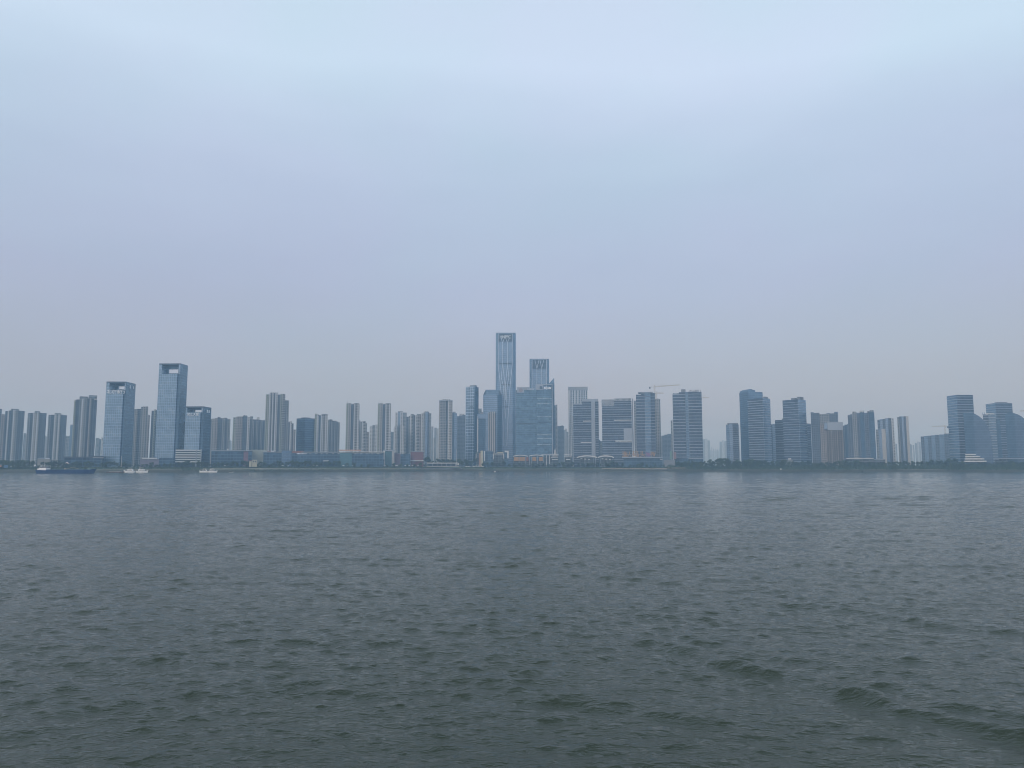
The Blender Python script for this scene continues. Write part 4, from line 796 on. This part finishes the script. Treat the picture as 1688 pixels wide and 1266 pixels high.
for px in (769, 773, 781, 785, 789, 796): parasol(px, rnd.uniform(30, 36), rnd.uniform(1.0, 1.3), 'white parasol on the bank between the long pavilion and the cream-framed block', 'white parasols beside the long pavilion')
for px, lab in ((99, 'left pinkish-white market tent behind the blue cargo ship'), (110, 'right pinkish-white market tent behind the blue cargo ship')):
    r = empty('market_tent', on_bank(px, 46)); r.location.z += 0; tag(r, lab, 'tent'); m = MB(); z0, z1 = 5.0, 7.6
    for k in range(8):
        a, b = 2*math.pi*k/8, 2*math.pi*(k+1)/8; p, q = (3.6*math.cos(a), 2.5*math.sin(a)), (3.6*math.cos(b), 2.5*math.sin(b))
        m.face([p+(z0,), q+(z0,), (0, 0, z1)]); m.face([q+(z0,), p+(z0,), p+(z0-.7,), q+(z0-.7,)])
    m.build('tent_roof', plain('pinkish white canvas', (.62, .50, .50)), r)
    for sx in (-2.6, 2.6):
        for sy in (-1.5, 1.5): MB().tube((sx, sy, 0), (sx, sy, z0-.1), .12, .12, 6).build('post', STEEL, r)
# promenade wall and steps on the left-centre bank
def strip(name, label, pxs, off, h, w, mat, cat, n=40, z0=-.5):
    m = MB(); P = []
    for i in range(n+1):
        px = pxs[0]+(pxs[1]-pxs[0])*i/n; a = on_bank(px, off); b = on_bank(px, off+w); P.append((a, b))
    o = empty(name, P[0][0]); ox = Vector(P[0][0])
    for (a, b), (c, d) in zip(P, P[1:]):
        za, zc = a[2], c[2]
        A, Bq, Cq, D = [Vector(q)-ox for q in (a, b, c, d)]
        t = lambda v, z: (v.x, v.y, z-ox.z)
        m.face([t(A, za+z0), t(Cq, zc+z0), t(Cq, zc+h), t(A, za+h)]); m.face([t(A, za+h), t(Cq, zc+h), t(D, zc+h), t(Bq, za+h)]); m.face([t(Bq, za+z0), t(Bq, za+h), t(D, zc+h), t(D, zc+z0)])
    ob = m.build(name, mat); ob.location = ox; bpy.data.objects.remove(o); tag(ob, label, cat); return ob
strip('promenade_wall', 'long pale retaining wall of the promenade in front of the mall', (350, 690), 26, 1.0, .6, plain('pale stained concrete', (.30, .31, .29), .9, .3, .05), 'wall', 60)
strip('lower_promenade', 'lower paved promenade strip just above the dark revetment', (395, 800), 13, .35, 4, plain('worn beige paving', (.24, .23, .20), .9, .3, .05), 'promenade', 60)
strip('promenade_wall', 'pale pinkish promenade edge at the foot of the grass right of the market hall', (992, 1100), 12, .9, .6, plain('pinkish pale concrete', (.50, .42, .38), .9, .2, .05), 'wall', 30)
strip('promenade_wall', 'low pale wall on the bank behind the moored yachts', (170, 350), 20, .7, .5, plain('grey stained concrete', (.22, .24, .24), .9, .3, .05), 'wall', 40)
strip('stepped_embankment', 'pale grey stepped embankment below the white-roofed pavilion', (690, 762), 8, 2.0, 12, plain('grey embankment paving', (.22, .22, .23), .9, .3, .08), 'embankment', 20)
strip('sandy_slope', 'bare tan patch of slope where the wooded bank begins', (1100, 1130), 7, 3.4, 10, plain('dry tan earth', (.13, .12, .085), .95, .3, .1), 'slope', 12)

# ---------------------------------------------------------------- trees
LEAF = []
for i, (c0, c1) in enumerate((((.028, .05, .022), (.065, .105, .04)), ((.02, .042, .024), (.05, .085, .042)), ((.04, .06, .024), (.09, .12, .045)))):
    t = NT('foliage %d' % i); ge = t.n('ShaderNodeNewGeometry'); oi = t.n('ShaderNodeObjectInfo')
    v = t.math('MULTIPLY_ADD', oi.outputs['Random'], .45, t.math('MULTIPLY', ge.outputs['Random Per Island'], .55))
    t.l(t.mix(v, c0, c1), t.b.inputs['Base Color']); t.b.inputs['Roughness'].default_value = .75; t.b.inputs['Specular IOR Level'].default_value = .25; LEAF.append(t.m)
BARK = plain('grey brown bark', (.09, .075, .06), .9)
def tree_meshes(seed, h, w, low_, leaf):
    r = random.Random(seed); m = MB(); blobs = []
    for k in range(r.randint(9, 13)):
        f = r.uniform(0, 1); z = h*(low_+(1-low_)*(.12+.74*f)); rad = w/2*(1-.55*abs(f-.4)**1.3)*r.uniform(.25, .8); a = r.uniform(0, 6.28)
        blobs.append((rad*math.cos(a), rad*math.sin(a), z, w*r.uniform(.13, .25)))
    for (bx, by, bz, br) in blobs:
        for q in range(46):
            d = Vector((r.gauss(0, 1), r.gauss(0, 1), r.gauss(0, 1))).normalized()*br*r.uniform(.45, 1.1); d.z *= .8
            c = Vector((bx, by, bz))+d; n = (d.normalized()+Vector((r.uniform(-.6, .6), r.uniform(-.6, .6), r.uniform(-.2, .8)))).normalized()
            a = n.cross(Vector((r.uniform(-1, 1), r.uniform(-1, 1), .3))).normalized()*r.uniform(.28, .55); b = n.cross(a).normalized()*r.uniform(.25, .5)
            m.face([c-a-b*.4, c-b, c+a-b*.2, c+a*.4+b, c-a*.7+b*.7])
    t = MB(); top = Vector((r.uniform(-.3, .3), r.uniform(-.3, .3), h*.62)); t.tube((0, 0, -.4), top*.5, .05*w**.5+.12, .16, 7); t.tube(top*.5, top, .16, .07, 6)
    for (bx, by, bz, br) in blobs[:6]: t.tube(top*r.uniform(.4, .8), (bx, by, bz), .1, .04, 5)
    o = empty('tree', (0, 0, 0)); m.build('crown', LEAF[leaf], o); t.build('trunk', BARK, o); return o
PROTO = [tree_meshes(11, 10, 8.5, .22, 0), tree_meshes(12, 11, 8, .15, 1), tree_meshes(13, 9, 9.5, .2, 0), tree_meshes(14, 12, 7, .12, 1), tree_meshes(15, 8, 7.5, .25, 2), tree_meshes(16, 9.5, 10, .1, 1)]
used = set(); NTREE = 0
rt = random.Random(77)
def tree(px, off, top, lab, grp, kinds=(0, 1, 2, 3, 5)):
    """crown top near picture row `top` fixes the height in metres"""
    global NTREE
    k = rt.choice(kinds); o = PROTO[k] if k not in used else copy_tree(PROTO[k]); used.add(k)
    x, y, z = on_bank(px, off); D = ray(px, top); h = (H+D.z/D.y*y) - z; h = max(2.5, min(h, 19)); base = (10, 11, 9, 12, 8, 9.5)[k]
    sc_ = h/base*1.02; w = max(sc_, .55+.25*sc_) if h < 9 else sc_
    o.location = (x, y, z-.15); o.rotation_euler.z = rt.uniform(0, 6.28); o.scale = (w*rt.uniform(.9, 1.15), w*rt.uniform(.9, 1.15), sc_)
    tag(o, lab, 'tree', grp); NTREE += 1
def lerp(pts, x):
    for (a, ya), (b, yb) in zip(pts, pts[1:]):
        if x <= b: return ya+(yb-ya)*(x-a)/(b-a)
    return pts[-1][1]
# wooded right bank: crown-top rows along it
TOPR = [(1095, 761), (1118, 758), (1140, 758), (1155, 757), (1180, 755.5), (1200, 756), (1215, 758), (1235, 757), (1265, 758.5), (1290, 759), (1330, 760), (1360, 760), (1400, 759), (1440, 761), (1475, 759.5), (1500, 760), (1525, 758.5), (1545, 756), (1575, 755), (1585, 759), (1600, 763), (1630, 760.5), (1660, 759), (1690, 759)]
x = 1098.
while x < 1694:
    tree(x, rt.uniform(44, 52), lerp(TOPR, x)+rt.uniform(-1.2, 1.6), 'dark green tree in the back row of the dense wooded bank at the right', 'trees of the wooded right bank, back row'); x += rt.uniform(5.6, 8.2)
x = 1122.
while x < 1694:
    if not 1478 < x < 1560: tree(x, rt.uniform(16, 30), lerp(TOPR, x)+rt.uniform(3.5, 8), 'leafy green tree in the front row of the dense wooded bank at the right', 'trees of the wooded right bank, front row', (0, 2, 5, 1, 4))
    x += rt.uniform(7, 10)
# left bank
TOPL = [(-10, 757), (20, 758), (40, 758), (60, 760), (90, 760), (120, 761), (150, 760.5), (175, 760), (195, 761), (215, 764), (230, 765)]
x = -8.
while x < 226:
    tree(x, rt.uniform(36, 44), lerp(TOPL, x)+rt.uniform(-1, 2), 'dark tree in the row above the blue cargo ship on the left bank', 'trees of the left bank'); x += rt.uniform(6, 9)
x = -8.
while x < 150:
    tree(x, rt.uniform(22, 30), lerp(TOPL, x)+rt.uniform(4, 7), 'lower bushy tree between the blue cargo ship and the taller trees', 'low trees behind the cargo ship', (2, 4, 5)); x += rt.uniform(8, 12)
x = 228.
while x < 345:
    tree(x, rt.uniform(34, 44), (763 if x < 290 else 758.5)+rt.uniform(-1, 3), 'tree in front of the white banded car park and purple-grey shop', 'trees before the car park'); x += rt.uniform(6, 9)
x = 346.
while x < 560:
    tree(x, rt.uniform(36, 50), 760+rt.uniform(-2, 3), 'small dark tree in the row before the blue glass halls and the mall', 'trees before the glass halls'); x += rt.uniform(5.5, 9)
x = 560.
while x < 705:
    tree(x, rt.uniform(30, 44), 763+rt.uniform(-1.5, 3.5), 'small tree among the white parasols before the long mall', 'trees among the parasols'); x += rt.uniform(8, 13)
x = 704.
while x < 790:
    tree(x, rt.uniform(55, 66), (755 if x < 755 else 757)+rt.uniform(-3, 2), 'reddish-brown or green tree behind the white-roofed pavilion', 'trees behind the pavilion'); x += rt.uniform(6.5, 9.5)
x = 796.
while x < 1030:
    tree(x, rt.uniform(28, 38), 761+rt.uniform(-1.5, 3) if x < 850 or x > 925 else 763+rt.uniform(-1, 2), 'tree on the green slope before the market hall and arched canopies', 'trees before the market hall'); x += rt.uniform(6.5, 10)
x = 1030.
while x < 1100:
    tree(x, rt.uniform(24, 34), 763+rt.uniform(-1, 4), 'small tree below the building with orange roof characters', 'trees below the orange characters'); x += rt.uniform(6, 9)
# undergrowth: low shrubs nobody could count
def undergrowth():
    r = random.Random(5); m = MB()
    spans = [(-12, 160, 12, 34, 2600, 3.0), (160, 350, 18, 40, 1700, 2.2), (350, 700, 26, 46, 3600, 3.0), (380, 700, 1, 8, 900, .8), (760, 1100, 20, 40, 3000, 2.2), (1100, 1478, 3, 48, 11000, 5.6), (1478, 1560, 16, 48, 3000, 6.2), (1560, 1698, 3, 46, 4600, 5.6), (400, 420, 2, 8, 60, 1.2), (800, 812, 2, 20, 200, 2.4), (300, 330, 2, 20, 260, 2.6)]
    for a, b, o0, o1, n, h in spans:
        for k in range(n):
            px = r.uniform(a, b); off = r.uniform(o0, o1); x, y, z = on_bank(px, off)
            hh = h*(.55+.45*math.sin(px*.31+off*.2)*math.sin(px*.083+1)); c = Vector((x, y, z+r.uniform(0, max(.4, hh)))); s = r.uniform(.5, 1.0)
            n_ = Vector((r.uniform(-1, 1), r.uniform(-1, .2), r.uniform(0, 1))).normalized(); u = n_.cross(Vector((.2, 1, .3))).normalized()*s; v = n_.cross(u)*s*.8
            m.face([c-u-v*.5, c-v, c+u-v*.3, c+u*.5+v, c-u*.6+v*.8])
    o = m.build('undergrowth', LEAF[1]); tag(o, 'low dark shrubs covering the far river bank', None, None, 'stuff')
undergrowth()

# ---------------------------------------------------------------- boats
def at_row(px, row):
    d = ray(px, row); k = -H/d.z; return (d.x*k, d.y*k, 0)
def hull(L, W, Hh, bow=.25, sheer=.4, stern=.08, draft=.6, n=14):
    """pointed bow towards +x; deck follows the sheer"""
    m = MB(); S = []
    for i in range(n+1):
        f = i/n; x = -L/2+L*f; w = W/2*min(1, (1-max(0, (f-(1-bow))/bow)**2.2))*(1-.25*max(0, (stern-f)/stern)); w = max(w, .04)
        zt = Hh+sheer*max(0, (f-.6)/.4)**2+sheer*.25*max(0, (.15-f)/.15)
        xb = x - (max(0, f-.85)/.15)*L*.045 + (max(0, .1-f)/.1)*L*.02
        S.append([(xb, -w*.72, -draft), (x, -w, zt), (x, w, zt), (xb, w*.72, -draft)])
    for a, b in zip(S, S[1:]):
        for j in range(3): m.face([a[j], b[j], b[j+1], a[j+1]])
        m.face([a[3], b[3], b[0], a[0]])
    m.face(S[0]); m.face(S[-1][::-1]); return m
HULLB = plain('royal blue hull paint', (.008, .045, .17), .45, .15); NAVY = plain('dark navy deck edge', (.02, .05, .11), .5)
GLASS = plain('smoked glass', (.02, .03, .04), .1); WPAINT = plain('white gelcoat', (.9, .9, .9), .3, .03)
p0, p1 = at_row(60.5, 780.4), at_row(159, 780.4); Ls = p1[0]-p0[0]
r = empty('cargo_ship', ((p0[0]+p1[0])/2, p0[1], 0), R(-1)); tag(r, 'long low dark blue river cargo ship with a white wheelhouse at its left end', 'cargo ship')
k = -1
hull(Ls, 11, 3.7, .12, 1.5, .05, .8, 24).build('hull', HULLB, r)
UP = 1.1    # the deck stands this much higher than the figures below
hb = Ls/2
def lift(mb): mb.v = [(a, b, c+UP) for a, b, c in mb.v]; return mb
m = MB()
lift(m.box(-hb+13, hb-7, -4.6, 4.6, 2.55, 3.3)).build('hatch_coaming', NAVY, r)
m = MB()
for i in range(12): m.box(-hb+14+i*(Ls-22)/12, -hb+14+(i+.94)*(Ls-22)/12, -4.3, 4.3, 3.31, 3.5+.1*(i % 2))
lift(m).build('hatch_cover', plain('dull blue hatch cover', (.06, .12, .20), .6), r)
hs = lift(MB().box(-hb+2.5, -hb+13, -4, 4, 2.5, 4.6)).build('lower_deckhouse', WPAINT, r)
wh = lift(MB().box(-hb+4, -hb+12.4, -3.4, 3.4, 4.62, 6.6)).build('wheelhouse', WPAINT, r)
lift(MB().box(-hb+4.4, -hb+12.45, -3.46, 3.46, 5.3, 6.1)).build('window_strip', GLASS, wh)
lift(MB().box(-hb+6, -hb+13.6, -3.8, 3.8, 7.6, 7.85)).build('sunroof', WPAINT, r)
m = MB()
for x_ in (-hb+6.4, -hb+13.2):
    for y_ in (-3.3, 3.3): m.tube((x_, y_, 4.6), (x_, y_, 7.6), .1, .1, 5)
lift(m).build('sunroof_post', WPAINT, r)
lift(MB().tube((-hb+8, 0, 7.8), (-hb+8, 0, 10.2), .12, .06, 5)).build('mast', WPAINT, r)
lift(MB().beam((-2, 0, 3.4), (6.5, 0, 6.2), .35).beam((6.5, 0, 6.2), (14, 0, 4.2), .3).box(-2.8, -1.2, -.8, .8, 3.4, 5)).build('deck_crane', plain('dusty tan steel', (.34, .28, .22)), r)
lift(MB().tube((hb-3, 0, 4.4), (hb-3, 0, 7), .1, .06, 5)).build('bow_light_mast', STEEL, r)
lift(MB().box(hb-9, hb-6.6, -3, 3, 3, 4.4)).build('windlass_house', plain('pale green deck house', (.30, .40, .36)), r)
def yacht(px0, px1, row, label, flip):
    a, b = at_row(px0, row), at_row(px1, row); L = b[0]-a[0]; s = L/14.
    r = empty('motor_yacht', ((a[0]+b[0])/2, a[1], 0), R(180) if flip else 0); tag(r, label, 'motor yacht', 'white motor yachts moored at the bank'); r.scale = (1, 1, 1.25)
    hull(L, L*.27, 1.5*s, .45, .7*s, .06, .4, 14).build('hull', WPAINT, r)
    MB().prism([(-L*.30, -1.5*s), (L*.12, -1.5*s), (L*.22, 0), (L*.12, 1.5*s), (-L*.30, 1.5*s)], 1.5*s, 3.0*s).build('cabin', WPAINT, r)
    MB().prism([(-L*.28, -1.56*s), (L*.125, -1.56*s), (L*.226, 0), (L*.125, 1.56*s), (-L*.28, 1.56*s)], 1.95*s, 2.55*s).build('window_strip', GLASS, r)
    MB().box(-L*.26, L*.05, -1.5*s, 1.5*s, 4.35*s, 4.5*s).build('flybridge_roof', WPAINT, r)
    m = MB(); m.beam((-L*.22, -1.3*s, 3*s), (-L*.15, -1.3*s, 4.4*s), .25*s).beam((-L*.22, 1.3*s, 3*s), (-L*.15, 1.3*s, 4.4*s), .25*s).beam((L*.03, -1.2*s, 3*s), (0, -1.2*s, 4.4*s), .12*s).beam((L*.03, 1.2*s, 3*s), (0, 1.2*s, 4.4*s), .12*s); m.build('radar_arch', WPAINT, r)
    MB().beam((L*.25, 1.1*s, 2.6*s), (L*.46, .2*s, 3.1*s), .07).beam((L*.25, -1.1*s, 2.6*s), (L*.46, -.2*s, 3.1*s), .07).build('bow_rail', STEEL, r)
yacht(203.5, 222.5, 778.9, 'left white motor yacht of the pair moored below the gate-shaped towers', True)
yacht(224.5, 244.5, 779.0, 'right white motor yacht of the pair moored below the gate-shaped towers', False)
yacht(328.5, 343.5, 778.6, 'white motor yacht moored bow left, further right along the bank', True)
yacht(342.5, 358.5, 778.6, 'white motor yacht moored bow right against the one facing left', False)
r = empty('landing_barge', at_row(191, 779.0)); tag(r, 'low rusty landing barge between the cargo ship and the yachts', 'barge')
hull(24, 6, .9, .2, .5, .1).build('hull', plain('rusty brown hull', (.16, .08, .06)), r); MB().box(-8, 7, -2, 2, .95, 1.5).build('deck_load', CONC, r)
def small_boat(px, row, L, label, hm, persons, extra=None):
    x, y, z = at_row(px, row); r = empty('small_boat', (x, y, 0)); tag(r, label, 'boat')
    hull(L, L*.22, .55, .4, .8, .08, .25, 10).build('hull', hm, r)
    MB().box(-L*.42, L*.3, -L*.08, L*.08, .56, .62).build('deck', CONC, r)
    if extra: extra(r)
    return r, x, y
SK = plain('weathered skin', (.30, .18, .12)); CL = plain('dark clothing', (.03, .035, .05))
def person(x, y, z, label, sit=True, rz=0):
    """one continuous skinned figure; seated, hands on the knees"""
    J = [((0, 0, .52), .14), ((0, .02, .75), .15), ((0, .03, .98), .16), ((0, .03, 1.10), .065), ((0, .0, 1.22), .10), ((0, 0, 1.34), .08)]
    E = [(0, 1), (1, 2), (2, 3), (3, 4), (4, 5)]
    for sx in (-1, 1):
        b = len(J); J += [((.20*sx, .02, 1.0), .065), ((.25*sx, -.10, .78), .05), ((.18*sx, -.32, .66), .035)]; E += [(2, b), (b, b+1), (b+1, b+2)]
        for q in range(4): J.append(((.18*sx+(q-1.5)*.018, -.42+.012*abs(q-1.5), .62), .009)); E.append((b+2, len(J)-1))
        J.append(((.14*sx, -.36, .64), .010)); E.append((b+2, len(J)-1))
        b = len(J); J += [((.10*sx, -.02, .50), .10), ((.13*sx, -.42, .55), .075), ((.13*sx, -.44, .12), .05), ((.13*sx, -.60, .05), .04)]; E += [(0, b), (b, b+1), (b+1, b+2), (b+2, b+3)]
    me = bpy.data.meshes.new('person'); me.from_pydata([j[0] for j in J], E, [])
    o = bpy.data.objects.new('person', me); col.objects.link(o); o.modifiers.new('skin', 'SKIN'); o.modifiers.new('sub', 'SUBSURF').levels = 1
    for v, j in zip(me.skin_vertices[0].data, J): v.radius = (j[1], j[1])
    me.skin_vertices[0].data[0].use_root = True
    dg = bpy.context.evaluated_depsgraph_get(); m2 = bpy.data.meshes.new_from_object(o.evaluated_get(dg)); bpy.data.objects.remove(o)
    o = bpy.data.objects.new('person', m2); col.objects.link(o); m2.materials.clear(); m2.materials.append(CL); m2.materials.append(SK)
    for p in m2.polygons:
        if p.center.z > 1.1 or (p.center.y < -.28 and .58 < p.center.z < .7 and abs(p.center.x) > .1): p.material_index = 1
        p.use_smooth = True
    h = MB(); 
    for k in range(8):
        a, b = k*math.pi/4, (k+1)*math.pi/4
        h.face([(.11*math.cos(a), .015+.11*math.sin(a), 1.33), (.11*math.cos(b), .015+.11*math.sin(b), 1.33), (0, .02, 1.45)])
        h.face([(.12*math.cos(a), .03+.11*math.sin(a), 1.27), (.12*math.cos(b), .03+.11*math.sin(b), 1.27), (.11*math.cos(b), .015+.11*math.sin(b), 1.33), (.11*math.cos(a), .015+.11*math.sin(a), 1.33)])
    h.build('hair', CL, o)
    o.location = (x, y, z); o.rotation_euler.z = rz; tag(o, label, 'person'); return o
DK = plain('dark tarred hull', (.02, .025, .03), .6)
def motor(r): MB().box(-5.6, -4.6, -.4, .4, .3, 1.6).build('outboard_motor', CL, r); MB().box(2.6, 3.6, -.7, .7, .62, 1.3).build('bow_box', CL, r); MB().box(-.6, 1.8, -.55, .55, .62, 1.5).build('white_crate', WPAINT, r)
b_, bx, by = small_boat(816.3, 778.3, 11, 'dark open motorboat with two seated people out on the water before the tallest tower', DK, 2, motor)
b_.rotation_euler.z = R(168)
person(bx+3.4, by-.1, .28, 'person in dark clothes seated at the stern of the dark motorboat', True, R(20)); person(bx+2.3, by+.1, .28, 'person in dark clothes seated just ahead of the one at the stern', True, R(-15))
small_boat(306, 778.2, 7, 'small tan wooden boat pulled in left of the second pair of yachts', TAN, 0, lambda r: MB().prism([(-1.6, -.7), (1.2, -.7), (1.2, .7), (-1.6, .7)], .63, 2.0).build('cabin', TAN, r))
small_boat(1419.5, 778.7, 9, 'low dark green boat close to the wooded right bank', plain('dark green hull', (.02, .05, .045)), 0, lambda r: MB().box(.5, 2.5, -.6, .6, .62, 1.5).build('engine_box', DK, r))
small_boat(381, 779.0, 6, 'tiny flat pale boat right of the yachts', plain('pale grey hull', (.4, .42, .42)), 0)
o = B('river_marker', 'white round river marker board at the edge of the wooded bank', 1287.3, 3, 0, 775, 'marker', z=.9); m = MB()
m.tube((0, -.1, 3.0), (0, .1, 3.0), 1.0, 1.0, 16); o.add('board', m, WPAINT); o.add('post', MB().tube((0, .2, -1), (0, .2, 3.6), .12, .12, 6), STEEL)
o = B('river_marker', 'small white square board on a pole above the stern of the cargo ship', 57.5, 22, 0, 767, 'marker', z=3.2); o.add('board', MB().box(-1, 1, -.1, .1, 5, 7), WPAINT); o.add('post', MB().tube((0, .2, -1), (0, .2, 6.8), .12, .12, 6), STEEL)
o = low('orange_kiosk', 'orange kiosk at the left edge of the picture on the bank', -6, 5, 16, [('wall', -6, 3.4, 766.6, None, 0, 4, plain('faded orange board', (.55, .30, .16))), ('roof', -6.5, 3.9, 765.8, 766.6, -.4, 4.4, SLAB)], cat='kiosk')
low('blue_hoarding', 'blue hoarding panel beside the orange kiosk at the left edge', 6, 15, 15, [('panel', 7, 14, 766.5, 771, 0, .4, plain('faded blue board', (.10, .20, .34))), ('post', 8, 8.5, 771, None, .1, .3, STEEL), ('post', 13, 13.5, 771, None, .1, .3, STEEL)], cat='hoarding')
print('trees', NTREE, 'objects', len(bpy.data.objects))
